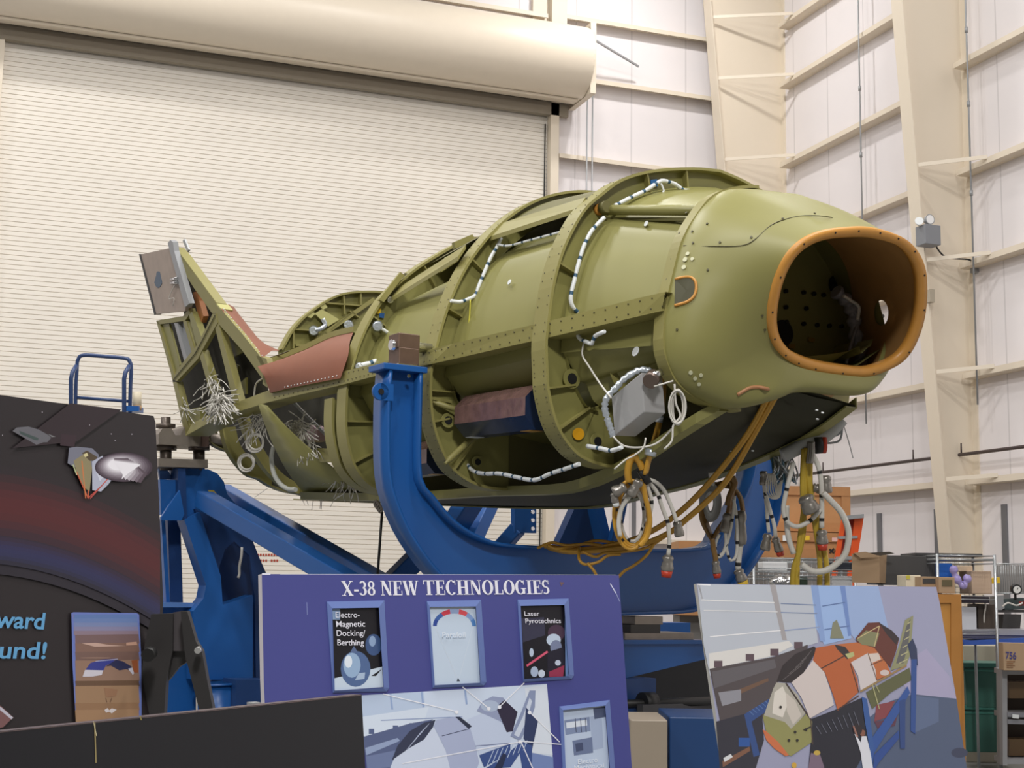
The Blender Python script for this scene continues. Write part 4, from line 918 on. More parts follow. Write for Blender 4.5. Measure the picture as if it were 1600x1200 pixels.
cab(g, [(984, 775), (972, 792), (967, 815), (969, 838)], D1-.36, .014, WIRE, 'white_cable')
D2 = 9.0
g = bundle('amber_feed_cables', 1180, 650, D2, 'pair of long amber cables running from the nose down to the cradle')
for k, pts in enumerate(([(1204, 610, -.5), (1165, 680, -.4), (1110, 750, -.2), (1060, 800, 0), (1010, 833, .2), (960, 850, .35), (900, 858, .5), (848, 852, .6)], [(1214, 612, -.5), (1180, 672, -.4), (1130, 755, -.2), (1066, 815, 0), (1040, 834, .1), (1000, 850, .2), (950, 858, .35), (890, 862, .45), (856, 856, .6)])):
    for j in range(2): cab(g, [(x+j*2.6, y+j*1.6, z) for x, y, z in pts], D2, .013, YEL, 'amber_cable')
for pts in ([(940, 852, .4), (915, 850, .45), (885, 852, .5), (862, 848, .55), (840, 856, .5)], [(1040, 838, .1), (1010, 856, .2), (975, 862, .25), (945, 864, .3), (930, 870, .28), (910, 862, .3)],
            [(905, 856, .45), (905, 874, .25), (915, 882, .2), (935, 878, .2), (950, 868, .2), (970, 866, .2)], [(918, 880, .18), (928, 892, .15), (934, 905, .15)], [(1022, 850, .1), (1010, 868, .1), (990, 884, .1), (976, 892, .1), (966, 902, .1)],
            [(960, 848, .4), (930, 845, .45), (900, 853, .5), (870, 858, .5), (855, 852, .55)]):
    cab(g, pts, D2, .010, YEL, 'amber_cable')
D3 = 9.3
g = bundle('grey_coil_bundle', 1120, 780, D3, 'grey and brown coiled cable bundle with dull connectors beside the right cradle arm')
b = MB()
for k in range(6): b.tube([at(1110+(15-k*1.6)*math.cos(a), 785+(28-k*2.3)*math.sin(a), D3-k*.008) for a in np.linspace(0, 6.28, 25)[:-1]], .013, 7, closed=True)
b.build('grey_coil', mat('grey_sleeve_pale', (.42, .43, .42), .45), g)
AMB = mat('brown_sleeve', (.22, .12, .03), .4, var=.2, scale=30)
for k in range(6):
    cab(g, [(1094+k, 790), (1096+k*1.5, 812), (1104+k, 830), (1113, 842-k), (1122+k, 826), (1134+k, 808), (1140+k, 785), (1143+k, 762), (1138+k, 750)], D3-.05+k*.012, .012, AMB, 'brown_loop')
for k in range(3): cab(g, [(1108, 760-k*3), (1120, 764-k*4), (1132, 760-k*3), (1146+k, 764), (1156+k, 778), (1160+k, 800)], D3+.02*k, .013, AMB, 'brown_cable')
cab(g, [(1144, 745), (1148, 756), (1140, 775), (1137, 790)], D3-.06, .02, AMB, 'brown_cable')
cab(g, [(1113, 765), (1112, 752), (1111, 738)], D3, .02, WIRE, 'white_cable')
conn(g, 1158, 798, 1157, 850, D3-.08, .036, None); cab(g, [(1157, 850), (1154, 870), (1153, 890)], D3-.08, .02, WIRE, 'white_cable', band=6); conn(g, 1153, 890, 1160, 908, D3-.08, .034, YEL2)
conn(g, 1138, 802, 1132, 832, D3-.1, .032, None)
for pts in ([(1148, 775), (1146, 800), (1140, 835), (1130, 865), (1120, 870), (1118, 850), (1124, 835)], [(1134, 832), (1136, 860), (1142, 876), (1150, 868), (1152, 840), (1150, 800), (1146, 780)], [(1133, 830), (1134, 850), (1128, 866), (1119, 868)]): cab(g, pts, D3-.12, .010, WIRE, 'white_cable', band=8)
cab(g, [(1113, 842), (1115, 858), (1118, 872), (1118, 880)], D3-.14, .018, AMB, 'brown_cable'); conn(g, 1118, 876, 1120, 896, D3-.14, .026)
D4 = 9.2
g = bundle('silver_wire_bundle', 1215, 740, D4, 'bunch of silver and blue wires with two thin connectors hanging over the right cradle arm')
b = MB()
for k in range(46):
    x0, y0 = 1238-random.random()*34, 706+random.random()*14; x1 = 1196+random.random()*50; y1 = 748+random.random()*12
    b.tube(smooth_path([at(x0, y0, D4+.1), at((x0+x1)/2+random.uniform(-6, 6), (y0+y1)/2+random.uniform(-2, 8), D4), at(x1, y1, D4-random.random()*.1)], 4), .006, 5, k % 3)
o = b.build('wire_fan', [SILV, mat('grey_wire', (.30, .32, .33), .4), mat('teal_wire', (.08, .2, .28), .4)], g); o['kind'] = 'stuff'
cab(g, [(1196, 742), (1194, 760), (1197, 785), (1199, 810), (1201, 832)], D4-.02, .012, WIRE, 'white_cable', band=7); conn(g, 1200, 834, 1195, 860, D4-.02, .03, None)
cab(g, [(1192, 738), (1196, 770), (1204, 800), (1210, 822), (1212, 840)], D4-.05, .013, WIRE, 'white_cable', band=7); conn(g, 1211, 840, 1218, 862, D4-.05, .026)
for k in range(6): cab(g, [(1200+k*2, 740), (1196+k*4, 765+k), (1204+k*3, 778-k), (1218-k, 776-k*2), (1222, 750)], D4-.1, .005, WIRE, 'white_cable')
conn(g, 1193, 736, 1193, 758, D4-.06, .025, None)
D5 = 9.0
g = bundle('yellow_cable_bundle', 1262, 720, D5, 'long yellow cables and big white cable loop hanging under the nose in front of crates')
cab(g, [(1315, 655), (1300, 672), (1282, 686), (1262, 692), (1240, 704), (1222, 712)], D5, .045, mat('grey_sleeve_pale', (.42, .43, .42), .45), 'sleeve')
for y_ in (680, 690): cab(g, [(1317, 660), (1313, y_-4), (1300, y_+2), (1284, y_+2)], D5, .007, mat('grey_wire', (.30, .32, .33), .4), 'thin_wire')
cab(g, [(1318, 664), (1326, 690), (1333, 716)], D5, .003, mat('grey_wire', (.30, .32, .33), .4), 'thin_wire')
b = MB(); b.cyl(at(1272, 696, D5-.02), at(1284, 695, D5-.02), .055, 14); b.cyl(at(1284, 695, D5-.02), at(1290, 695, D5-.02), .055, 14, 1); b.build('capped_connector', [BLACK, RED], g)
YC = mat('yellow_cable', (.52, .36, .04), .4, var=.1, scale=20)
for pts in ([(1260, 700), (1256, 730), (1258, 770), (1254, 810), (1250, 840), (1246, 880), (1244, 935)], [(1262, 702), (1262, 740), (1268, 780), (1272, 810), (1278, 850), (1281, 880), (1280, 935)], [(1266, 704), (1266, 760), (1274, 800), (1286, 850), (1292, 890), (1292, 935)],
            [(1256, 702), (1254, 760), (1256, 820), (1250, 860), (1240, 890), (1238, 935)]): cab(g, pts, D5-.05, .018, YC, 'yellow_cable')
cab(g, [(1268, 706), (1279, 730), (1283, 755), (1284, 790), (1284, 825)], D5-.1, .016, WIRE, 'white_cable', band=7); conn(g, 1284, 828, 1285, 850, D5-.1, .034)
conn(g, 1257, 775, 1270, 800, D5-.15, .05, None)
cab(g, [(1240, 722), (1234, 745), (1228, 770), (1224, 795), (1228, 812), (1238, 821), (1250, 822), (1268, 812), (1282, 796)], D5-.12, .015, WIRE, 'white_loop', band=9)
cab(g, [(1286, 770), (1300, 784), (1314, 800), (1324, 822), (1326, 842), (1320, 866), (1306, 882), (1288, 892), (1268, 892), (1252, 882)], D5-.14, .020, WIRE, 'white_loop')
cab(g, [(1229, 790), (1229, 810), (1232, 840), (1240, 865)], D5-.08, .018, WIRE, 'white_cable')
conn(g, 1290, 743, 1291, 770, D5-.05, .035, None); conn(g, 1270, 762, 1282, 764, D5-.05, .03, None)
for k in range(5): cab(g, [(1262+k*2, 690), (1258+k*3, 708), (1256+k*3, 724)], D5-.04*k, .012, CONN, 'connector_tail')
# ================================================================ STORED EQUIPMENT ALONG THE RIGHT WALL
WOOD = mat('crate_plywood', (.46, .23, .09), .6, var=.14, scale=7)
WOODD = mat('crate_batten', (.40, .19, .07), .6, var=.14, scale=9)
CARD = mat('cardboard', (.36, .245, .145), .75, var=.06, scale=5)
def crate(x0, y0, x1, y1, d, dep, lab, yaw=YAW-.05, stamp=None):
    r = np.array([math.cos(yaw), -math.sin(yaw), 0]); f = np.array([math.sin(yaw), math.cos(yaw), 0])
    P = at((x0+x1)/2, (y0+y1)/2, d); xa, xb = hit(x0, (y0+y1)/2, P, f), hit(x1, (y0+y1)/2, P, f); za, zb_ = hit((x0+x1)/2, y1, P, f)[2], hit((x0+x1)/2, y0, P, f)[2]
    w2 = abs((xb-xa)@r)/2; h2 = (zb_-za)/2; c = (xa+xb)/2; c[2] = (za+zb_)/2
    e = empty('wooden_crate', c+f*dep/2-Zv*h2, 0, lab, 'crate')
    b = MB(); b.box(c+f*dep/2, r*w2, f*dep/2, Zv*h2); b.build('crate_body', WOOD, e)
    for z in (h2-.06, -h2+.06): b = MB(); b.box(c-f*.015+Zv*z, r*w2, f*.015, Zv*.06); b.build('batten', WOODD, e)
    for q in (w2-.06, -w2+.06): b = MB(); b.box(c-f*.012+r*q, r*.06, f*.012, Zv*(h2-.12)); b.build('batten', WOODD, e)
    return e, c, r, f, w2, h2
crate(1196, 760, 1328, 830.5, 19.0, 1.1, 'upper large plywood crate in the stack behind the hanging cables')
e, c, r, f, w2, h2 = crate(1190, 832, 1332, 872, 18.6, 1.3, 'lower plywood crate directly under the upper crate with colored stickers')
def stick(par, x0, y0, x1, y1, P, nrm, m, off=.035, name='sticker'):
    b = MB(); nrm = np.array(nrm); q = [hit(x, y, P-nrm*off, nrm) for x, y in ((x0, y0), (x1, y0), (x1, y1), (x0, y1))]; b.prism(q, nrm*.003); return b.build(name, m, par)
stick(e, 1252, 837, 1265, 844, c, f, YEL2); stick(e, 1300, 840, 1312, 846, c, f, pm(220, 180, 170)); stick(e, 1223, 836, 1229, 845, c, f, WHT)
b = MB()
P_ = lambda x, y: hit(x, y, c-f*.035, f)
for a_, c_ in (((1296, 858), (1303, 864)), ((1303, 857), (1296, 864)), ((1304, 861), (1309, 861))): b.bar(P_(*a_), P_(*c_), .02, .02)
b.build('stencil_mark', BLACK, e)
b = MB(); b.box(c+f*.5-Zv*(h2+ (c[2]-h2)/2)+f*.0, r*w2*.95, f*.6, Zv*(c[2]-h2)/2); 
tag(b.build('storage_rack', mat('rack_grey', (.18, .17, .16), .6)), 'grey storage rack carrying the plywood crates, mostly hidden', 'rack')
tag(pxbox('storage_rack', 1062, 962, 1118, 1100, 19.1, .8, mat('rack_grey', (.18, .17, .16), .6), floor=True), 'dark rack under the far crate behind the cradle pedestal', 'rack')
crate(1060, 846, 1120, 961.5, 19.0, .9, 'far plywood crate glimpsed between the cradle and the white wall')
# orange step ladder
lad = empty('step_ladder', at(1330, 1010, 18.0)*[1, 1, 0], 0, 'bright orange fiberglass step ladder leaning beside the plywood crates', 'ladder')
LO = mat('ladder_orange', (.75, .10, .02), .4); dl_ = 18.0
def lb(name, x0, y0, x1, y1, m, w_=.09, h_=.03, d1=dl_, d2=None, off=0): b = MB(); b.bar(at(x0, y0, d1), at(x1, y1, d2 or d1), w_, h_, up=(0, 1, 0), mi=0); return b.build(name, m, lad)
def quadp(par, name, pts, d, th, m):
    b = MB(); b.prism([at(x, y, d) for x, y in pts], np.array([math.sin(YAW), math.cos(YAW), 0])*th); return b.build(name, m, par)
quadp(lad, 'side_rail', [(1336, 808), (1350, 806), (1345, 840), (1338, 880), (1318, 1126), (1300, 1126), (1328, 870)], dl_, .05, LO)
quadp(lad, 'side_rail', [(1316, 810), (1323, 809), (1312, 872), (1276, 1126), (1262, 1126), (1305, 872)], dl_, .05, LO)
quadp(lad, 'top_cap', [(1320, 806), (1350, 803), (1350, 809), (1320, 812)], dl_-.1, .25, GREY)
quadp(lad, 'step', [(1311, 838), (1340, 837), (1340, 841), (1311, 842)], dl_-.02, .1, GREY); quadp(lad, 'step', [(1306, 870), (1336, 869), (1336, 873), (1306, 874)], dl_-.02, .1, GREY)
quadp(lad, 'back_panel', [(1320, 812), (1337, 811), (1330, 840), (1318, 868), (1310, 868)], dl_+.12, .03, mat('ladder_shade', (.30, .03, .02), .5))
# wire shelving units
STW = mat('shelf_wire', (.40, .42, .43), .3, .7)
def wire_unit(x0, y0, x1, y1, d, dep, lab, levels, nx=14, side=True, name='wire_shelving', zfloor=True, grid_h=8, yaw=YAW):
    r = np.array([math.cos(yaw), -math.sin(yaw), 0]); f = np.array([math.sin(yaw), math.cos(yaw), 0])
    P = at((x0+x1)/2, (y0+y1)/2, d); A = hit(x0, (y0+y1)/2, P, f); B = hit(x1, (y0+y1)/2, P, f); zt = hit((x0+x1)/2, y0, P, f)[2]
    A = A*[1, 1, 0]; B = B*[1, 1, 0]; e = empty(name, (A+B)/2+f*dep/2, 0, lab, 'shelving')
    for q in (A, B, A+f*dep, B+f*dep): b = MB(); b.cyl(q, q+Zv*zt, .013, 8); b.build('post', STW, e)
    for yl in levels:
        z = hit((x0+x1)/2, yl, P, f)[2]; b = MB()
        for zz in (z, z-.03):
            for a_, c_ in ((A, B), (A+f*dep, B+f*dep), (A, A+f*dep), (B, B+f*dep)): b.cyl(a_+Zv*zz, c_+Zv*zz, .004, 5)
        for k in range(1, nx*2): q = A+(B-A)*k/(nx*2); b.cyl(q+Zv*z, q+f*dep+Zv*z, .003, 4)
        b.build('shelf', STW, e)
    z1 = hit((x0+x1)/2, levels[-1], P, f)[2]; b = MB()
    for k in range(1, nx): q = A+(B-A)*k/nx+f*dep; b.cyl(q+Zv*z1, q+Zv*zt, .0028, 4)
    for k in range(1, grid_h): z = z1+(zt-z1)*k/grid_h; b.cyl(A+f*dep+Zv*z, B+f*dep+Zv*z, .0028, 4)
    b.build('back_grid', STW, e)
    return e, P, r, f
e1, P1, r1_, f1_ = wire_unit(1178, 872, 1336, 915, 14.2, .6, 'wire shelving unit below the plywood crates behind the hanging cables', [873, 889, 900, 930, 1010], 20)
e2, P2_, r2_, f2_ = wire_unit(1466, 866, 1556, 1000, 12.6, .6, 'tall wire shelving unit with blue bin at the right edge', [868, 875, 931, 985], 12, grid_h=14)
def bx(name, x0, y0, x1, y1, d, dep, m, lab, cat, group=None, **k): return tag(pxbox(name, x0, y0, x1, y1, d, dep, m, **k), lab, cat, group)
bx('storage_box', 1192, 878, 1230, 892, 14.35, .3, pm(225, 225, 225), 'white box on the top level of the wire shelving below the crates', 'box')
bx('parts_tray', 1296, 878, 1336, 891, 14.35, .35, pm(30, 35, 45), 'black plastic tray on the wire shelving beside the cardboard box', 'tray')
bx('parts_tray', 1300, 900, 1332, 916, 14.35, .35, pm(205, 205, 205), 'pale plastic tray on the wire shelving under the black tray', 'tray')
bx('equipment_case', 1240, 902, 1262, 916, 14.35, .3, pm(40, 60, 45), 'dark green case low on the wire shelving behind the yellow cables', 'case')
b = MB(); q0 = at(1215, 912, 14.0)
for k in range(9): a_ = k*.7; b.cyl(at(1205+k*3, 912-random.random()*14, 14.1), at(1214+k*3.2, 914-random.random()*4, 14.0), .03, 8)
tag(b.build('metal_fittings', CHROME), 'heap of shiny metal fittings on the wire shelving left of the yellow cables', 'fittings', kind='stuff')
# cardboard box, black case, small cartons
box = empty('cardboard_box', at(1357, 912, 12.8), 0, 'plain cardboard box with open flaps standing on a black case', 'box')
def cbox(par, x0, y0, x1, y1, xs, d, dep, m, m2, name):
    A = [at(x0, y0, d), at(x1, y0+1, d-.02), at(x1, y1, d-.02), at(x0, y1-1, d)]; w_ = np.array([math.sin(YAW+.55), math.cos(YAW+.55), 0])*dep
    b = MB(); b.prism(A, w_); return b.build(name, m, par)
cbox(box, 1331, 865, 1374, 911, 1385, 12.8, .32, CARD, CARD, 'carton')
quadp(box, 'flap', [(1334, 865), (1390, 862), (1398, 865), (1376, 868)], 12.78, .02, mat('flap_dark', (.05, .04, .03), .7)); quadp(box, 'flap', [(1334, 864), (1352, 862), (1378, 870), (1345, 872)], 12.75, .01, CARD)
BKP = mat('black_panel', (.045, .043, .042), .6, var=.1)
bc = pxbox('black_case', 1375, 868, 1466, 914, 12.95, .5, BKP); tag(bc, 'black rectangular case beside the cardboard box behind the right photo board', 'case')
q = empty('case_lid', at(1482, 870, 12.9), 0); COL.objects.unlink(q); bpy.data.objects.remove(q)
tag(pxbox('dark_board', 1430, 864.5, 1535, 868, 13.1, .5, BKP, bevel=0), 'long thin dark board lying across the top of the wire shelving', 'board')
pd = empty('support_table', at(1420, 1000, 13.2)*[1, 1, 0], 0, 'work table behind the right photo board carrying boxes', 'table')
b = MB(); q = at(1388, 915, 13.2); b.box(q-Zv*.03, CR*[1, 1, 0]*.40, CW*[1, 1, 0]*.35, Zv*.02); b.build('table_top', GREY, pd)
for sx in (-1, 1):
    for sy in (-1, 1): p = (q+CR*[1, 1, 0]*.36*sx+CW*[1, 1, 0]*.3*sy)*[1, 1, 0]; b = MB(); b.cyl(p, p+Zv*(q[2]-.05), .025, 8); b.build('leg', GREY, pd)
def label_box(name, x0, y0, x1, y1, d, dep, m, lx0, ly0, lx1, ly1, lm, lab, cat='box', txt=None):
    yaw = YAW; f = np.array([math.sin(yaw), math.cos(yaw), 0]); o = pxbox(name, x0, y0, x1, y1, d, dep, m, bevel=.003); tag(o, lab, cat)
    if lm: stick(o, lx0, ly0, lx1, ly1, at((x0+x1)/2, (y0+y1)/2, d), f, lm, .004, 'label')
    return o
label_box('storage_carton', 1440, 901, 1468, 930, 12.2, .3, CARD, 1442, 904, 1463, 912, BKP, 'small cardboard carton with black label on the wooden cabinet, left of its twin')
label_box('storage_carton', 1467, 902, 1492, 927, 12.1, .3, CARD, 1472, 906, 1488, 916, pm(95, 85, 60), 'small cardboard carton with dull green label on the wooden cabinet corner')
label_box('paper_box', 1416, 899, 1439, 925, 12.4, .3, pm(215, 205, 180), 1416, 899, 1422, 905, pm(190, 180, 70), 'pale carton with yellow corner beside the two labeled cartons')
# wood cabinet
wc = empty('wooden_cabinet', at(1480, 1190, 12.0)*[1, 1, 0], 0, 'tall varnished wooden cabinet standing behind the right photo board', 'cabinet')
OAK = mat('varnished_oak', (.42, .19, .045), .4, var=.16, scale=5)
o = pxbox('cabinet_body', 1440, 928, 1506, 1190, 12.0, .5, OAK, wc, floor=True)
fY = np.array([math.sin(YAW), math.cos(YAW), 0]); PW = at(1473, 1050, 12.0)
b = MB(); b.prism([hit(x, y, PW-fY*.012, fY) for x, y in ((1448, 942), (1486, 942), (1486, 1190), (1448, 1190))], fY*.011); dr = b.build('cabinet_door', mat('door_panel_oak', (.50, .24, .055), .4, var=.16, scale=4), wc)
for pts in ([(1440, 929), (1502, 929), (1502, 942), (1440, 942)], [(1486, 942), (1502, 942), (1502, 1200), (1486, 1200)]):
    b = MB(); b.prism([hit(x, y, PW-fY*.03, fY) for x, y in pts], fY*.03); b.build('cabinet_frame', OAK, wc)
# contents of right shelving
bx('plastic_bin', 1467, 880, 1488, 902, 12.85, .3, pm(35, 100, 190), 'bright blue plastic bin on the tall wire shelving next to the black case', 'bin')
bx('cardboard_box', 1518, 892, 1550, 928, 12.85, .35, mat('pale_card', (.52, .38, .27), .7), 'pale cardboard box inside the tall wire shelving', 'box')
bx('paper_stack', 1495, 884, 1520, 893, 13.0, .3, pm(225, 200, 170), 'flat stack of pale papers on the tall wire shelving', 'paper')
b = MB(); b.tube(smooth_path([at(x, y, 12.75) for x, y in ((1492, 884), (1490, 894), (1496, 906), (1504, 914), (1510, 908), (1512, 898))], 5), [.02+.02*abs(math.sin(k*.5)) for k in range(26)], 8)
tag(b.build('plastic_bag', mat('lilac_plastic', (.45, .38, .75), .25)), 'lilac and pink plastic bag hanging in the tall wire shelving', 'bag')
bx('white_box', 1503, 948, 1526, 985, 12.85, .3, pm(205, 208, 215), 'white box behind the wire grid on the middle shelf', 'box')
bx('brown_case', 1528, 944, 1556, 985, 12.9, .3, pm(70, 60, 52), 'brown case beside the white box on the middle shelf', 'case')
bx('drawer_tray', 1500, 932, 1546, 942, 12.8, .35, pm(45, 38, 48), 'dark tray along the shelf above the white box', 'tray')
# cart with gauge and instruments further right
ic = empty('instrument_cart', at(1585, 1000, 12.9)*[1, 1, 0], 0, 'grey wire instrument cart with tubing at the right edge', 'cart')
b = MB()
for k in range(14): b.cyl(at(1557+k*3.6, 882, 13.3), at(1557+k*3.6, 926, 13.3), .003, 4)
for y in (881, 927): b.cyl(at(1555, y, 13.3), at(1606, y, 13.3), .006, 5)
b.build('wire_screen', STW, ic)
quadp(ic, 'screen_panel', [(1556, 883), (1606, 883), (1606, 926), (1556, 926)], 13.5, .02, mat('cart_panel', (.26, .245, .235), .6))
for pts, m_, nm in (([(1555, 932), (1568, 930), (1570, 950), (1562, 955), (1553, 950)], GREY, 'valve_block'), ([(1568, 936), (1600, 934), (1602, 952), (1570, 953)], mat('dark_green_unit', (.05, .07, .07), .4), 'instrument_box'),
                    ([(1592, 940), (1602, 939), (1602, 946), (1592, 947)], pm(190, 60, 60), 'red_valve'), ([(1553, 953), (1606, 953), (1606, 957), (1553, 957)], BKP, 'cart_shelf'),
                    ([(1568, 960), (1596, 960), (1594, 982), (1566, 982)], BKP, 'lower_case'), ([(1540, 905), (1562, 902), (1563, 911), (1548, 912)], YEL2, 'yellow_tape_roll')):
    quadp(ic, nm, pts, 13.0, .15, m_)
for x in (1556, 1602): b = MB(); p = at(x, 950, 13.2); b.cyl(p*[1, 1, 0], p, .015, 8); b.build('leg', GREY, ic)
b = MB(); b.tube(smooth_path([at(x, y, 12.9) for x, y in ((1536, 930), (1540, 945), (1538, 960), (1537, 980))], 4), .008, 6); b.tube(smooth_path([at(x, y, 12.9) for x, y in ((1566, 948), (1575, 942), (1588, 946), (1598, 942))], 4), .008, 6); b.build('tubing', WIRE, ic)
gg = empty('pressure_gauge', at(1586, 928, 12.8), 0, 'round pressure gauge with black rim and white dial on the instrument cart', 'gauge')
p = at(1586, 920, 12.85); b = MB(); b.cyl(p, p-CW*.05, .046, 20); b.cyl(p-Zv*.04, p-Zv*.10, .012, 8); b.build('gauge_case', BLACK, gg)
b = MB(); b.cyl(p-CW*.05, p-CW*.052, .033, 20); dd = b.build('dial', pm(225, 225, 220), gg); b = MB(); b.bar(p-CW*.054, p-CW*.054+Zv*.018+CR*.01, .005, .003, up=CW); b.build('needle', BLACK, gg)
# bench, desk, totes, drawer unit
bn = empty('work_bench', at(1560, 1010, 13.4)*[1, 1, 0], 0, 'long grey work bench with blue plastic sheet at the right edge', 'bench')
quadp(bn, 'bench_top', [(1503, 984), (1620, 984), (1620, 993), (1503, 992)], 12.6, .7, mat('bench_grey', (.33, .33, .36), .4))
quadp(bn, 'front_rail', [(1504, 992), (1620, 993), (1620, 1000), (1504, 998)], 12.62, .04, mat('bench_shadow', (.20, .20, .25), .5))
for x in (1482, 1612): b = MB(); p = at(x, 990, 12.9); b.box(p*[1, 1, .5], CR*[1, 1, 0]*.03, CW*[1, 1, 0]*.03, Zv*p[2]/2); b.build('leg', GREY, bn)
tag(quadp(None, 'plastic_sheet', [(1504, 999), (1520, 1001), (1560, 999), (1620, 996), (1620, 1006), (1560, 1007), (1506, 1008)], 12.55, .3, pm(60, 95, 180)), 'blue plastic sheet folded along the front of the work bench', 'sheet')
tag(pxbox('metal_desk', 1507, 1009, 1600, 1180, 13.9, .5, pm(178, 170, 152), floor=True), 'beige metal desk behind the green totes', 'desk')
TG = mat('tote_green', (.035, .13, .10), .45, var=.06)
def tote(y0, y1, d, lab):
    e = empty('storage_tote', at(1540, y1, d), 0, lab, 'tote', 'green lidded storage totes')
    r, f = CR*[1, 1, 0], CW*[1, 1, 0]; r = r/np.linalg.norm(r); f = f/np.linalg.norm(f); zt_, zb_ = at(1545, y0, d)[2], at(1545, y1, d)[2]; c = at(1548, y1, d); hw = .24
    b = MB(); A_ = [c+r*sx*hw*.88+f*(.2+sy*.18)+Zv*0 for sx, sy in ((-1, -1), (1, -1), (1, 1), (-1, 1))]; B_ = [c*[1, 1, 0]+Zv*(zt_-.03)+r*sx*hw+f*(.2+sy*.2) for sx, sy in ((-1, -1), (1, -1), (1, 1), (-1, 1))]
    b.add(A_+B_, [(3, 2, 1, 0), (4, 5, 6, 7), (0, 1, 5, 4), (1, 2, 6, 5), (2, 3, 7, 6), (3, 0, 4, 7)]); b.build('tub', TG, e, bevel=.01)
    b = MB(); cc = c*[1, 1, 0]+f*.2+Zv*(zt_-.015); b.box(cc, r*(hw+.025), f*.23, Zv*.02); b.box(cc-Zv*.05, r*(hw+.012), f*.21, Zv*.012); b.build('lid', mat('tote_lid_green', (.045, .19, .15), .4), e, bevel=.008)
tote(1037, 1106, 13.3, 'upper green storage tote of the two stacked ones'); tote(1104, 1176, 13.3, 'lower green storage tote of the two stacked ones')
du = empty('drawer_rack', at(1590, 1190, 12.2)*[1, 1, 0], 0, 'grey open fronted bin rack with label holders at the right edge', 'rack')
RG = mat('rack_pale_grey', (.30, .30, .31), .45)
quadp(du, 'side_panel', [(1566, 1046), (1574, 1046), (1574, 1196), (1567, 1196)], 11.9, .15, RG)
for y in (1050, 1118, 1190): quadp(du, 'shelf', [(1572, y-4), (1640, y-4), (1640, y+4), (1572, y+4)], 11.92, .3, RG)
for y in (1113, 1124): quadp(du, 'bin_front', [(1575, y), (1640, y+2), (1640, y+9), (1575, y+7)], 11.88, .03, mat('bin_front', (.22, .22, .24), .4))
quadp(du, 'back_panel', [(1570, 1050), (1640, 1050), (1640, 1190), (1570, 1190)], 12.25, .02, mat('rack_inside', (.05, .035, .025), .7))
quadp(du, 'label_holder', [(1582, 1116), (1592, 1117), (1592, 1123), (1582, 1122)], 11.86, .005, WHT)
for y in (1075, 1165): quadp(du, 'stored_bin', [(1577, y-10), (1640, y-10), (1640, y+16), (1577, y+16)], 12.05, .15, pm(100, 78, 52))
def text(par, s, x0, y0, x1, y1, hpx, P, nrm, m, off=.006, shear=0., bold=.0, name='lettering', squeeze=None):
    """text whose baseline runs between two photo points, lying on plane P, nrm"""
    cu = bpy.data.curves.new(name, 'FONT'); cu.body = s; cu.size = 1; cu.shear = shear; cu.offset = bold; cu.extrude = 0
    o = bpy.data.objects.new(name, cu); COL.objects.link(o); bpy.context.view_layer.update()
    me = bpy.data.meshes.new_from_object(o.evaluated_get(bpy.context.evaluated_depsgraph_get())); COL.objects.unlink(o); bpy.data.objects.remove(o)
    vs = np.array([v.co for v in me.vertices]); fs = [tuple(p.vertices) for p in me.polygons]; bpy.data.meshes.remove(me)
    nrm = np.array(nrm, float)/np.linalg.norm(nrm)
    if nrm@(np.array(P)-CPOS) > 0: nrm = -nrm
    Pl = np.array(P)+nrm*off; a, c = hit(x0, y0, Pl, nrm), hit(x1, y1, Pl, nrm); ex = c-a; W = np.linalg.norm(ex); ex /= W; ey = np.cross(nrm, ex)
    hh = np.linalg.norm(hit(x0, y0, Pl, nrm)-hit(x0, y0-hpx, Pl, nrm)); xm = vs[:, 0].max(); capH = .72
    b = MB(); b.add([a+ex*(v[0]/xm*W)+ey*(v[1]/capH*hh) for v in vs], fs); return b.build(name, m, par)
cbx = pxbox('carton_756', 1568, 1005, 1640, 1048, 11.8, .12, CARD, bevel=.003); cbx.name = 'printed_carton'; ROOTS[cbx.name] = ROOTS['carton_756']; tag(cbx, 'cardboard carton printed 756 on top of the grey bin rack', 'box')
PC = at(1600, 1026, 11.8); text(cbx, '756', 1571, 1029, 1588, 1030, 11, PC, fY, pm(60, 60, 120), bold=.02)
for k in range(4): stick(cbx, 1573, 1033+k*3, 1586-k % 2*3, 1034.3+k*3, PC, fY, pm(130, 90, 60), .003, 'print_line')
# left: stair rail behind the dark display board
sr = empty('platform_stair', at(160, 1000, 16)*[1, 1, 0], 0, 'blue tubular guard rail of a mobile stair seen above the dark display board', 'stair')
RB = mat('rail_navy', (.03, .06, .16), .35)
b = MB(); b.tube(smooth_path([at(x, y, 16) for x, y in ((117, 900), (118, 640), (120, 580), (122, 562), (131, 555), (165, 557), (196, 560), (203, 566), (205, 580), (203, 640), (201, 900))], 6), .022, 8); b.build('guard_rail', RB, sr)
b = MB(); b.cyl(at(119, 621, 16), at(201, 627, 16), .018, 8); b.build('mid_rail', RB, sr)
for x in (111, 194): b = MB(); b.tube([at(x+8, 572, 15.9), at(x+2, 582, 15.8), at(x, 592, 15.8), at(x, 900, 15.8)], .025, 8); b.build('stair_post', RB, sr)
b = MB(); q = at(208, 640, 15.9); b.box(q, CR*[1, 1, 0]*.09, CW*[1, 1, 0]*.1, Zv*.03); b.build('platform_corner', BLUE, sr)
b = MB(); b.box((at(160, 660, 16)+at(160, 900, 16))/2, CR*[1, 1, 0]*.33, CW*[1, 1, 0]*.3, Zv*.03)
for x in (119, 201): p = at(x, 900, 16); b.cyl(p*[1, 1, 0], p, .02, 8)
b.build('stair_frame', RB, sr)
cn = empty('paint_can', at(214, 640, 15.9), 0, 'small pale container standing on the stair platform corner', 'container')
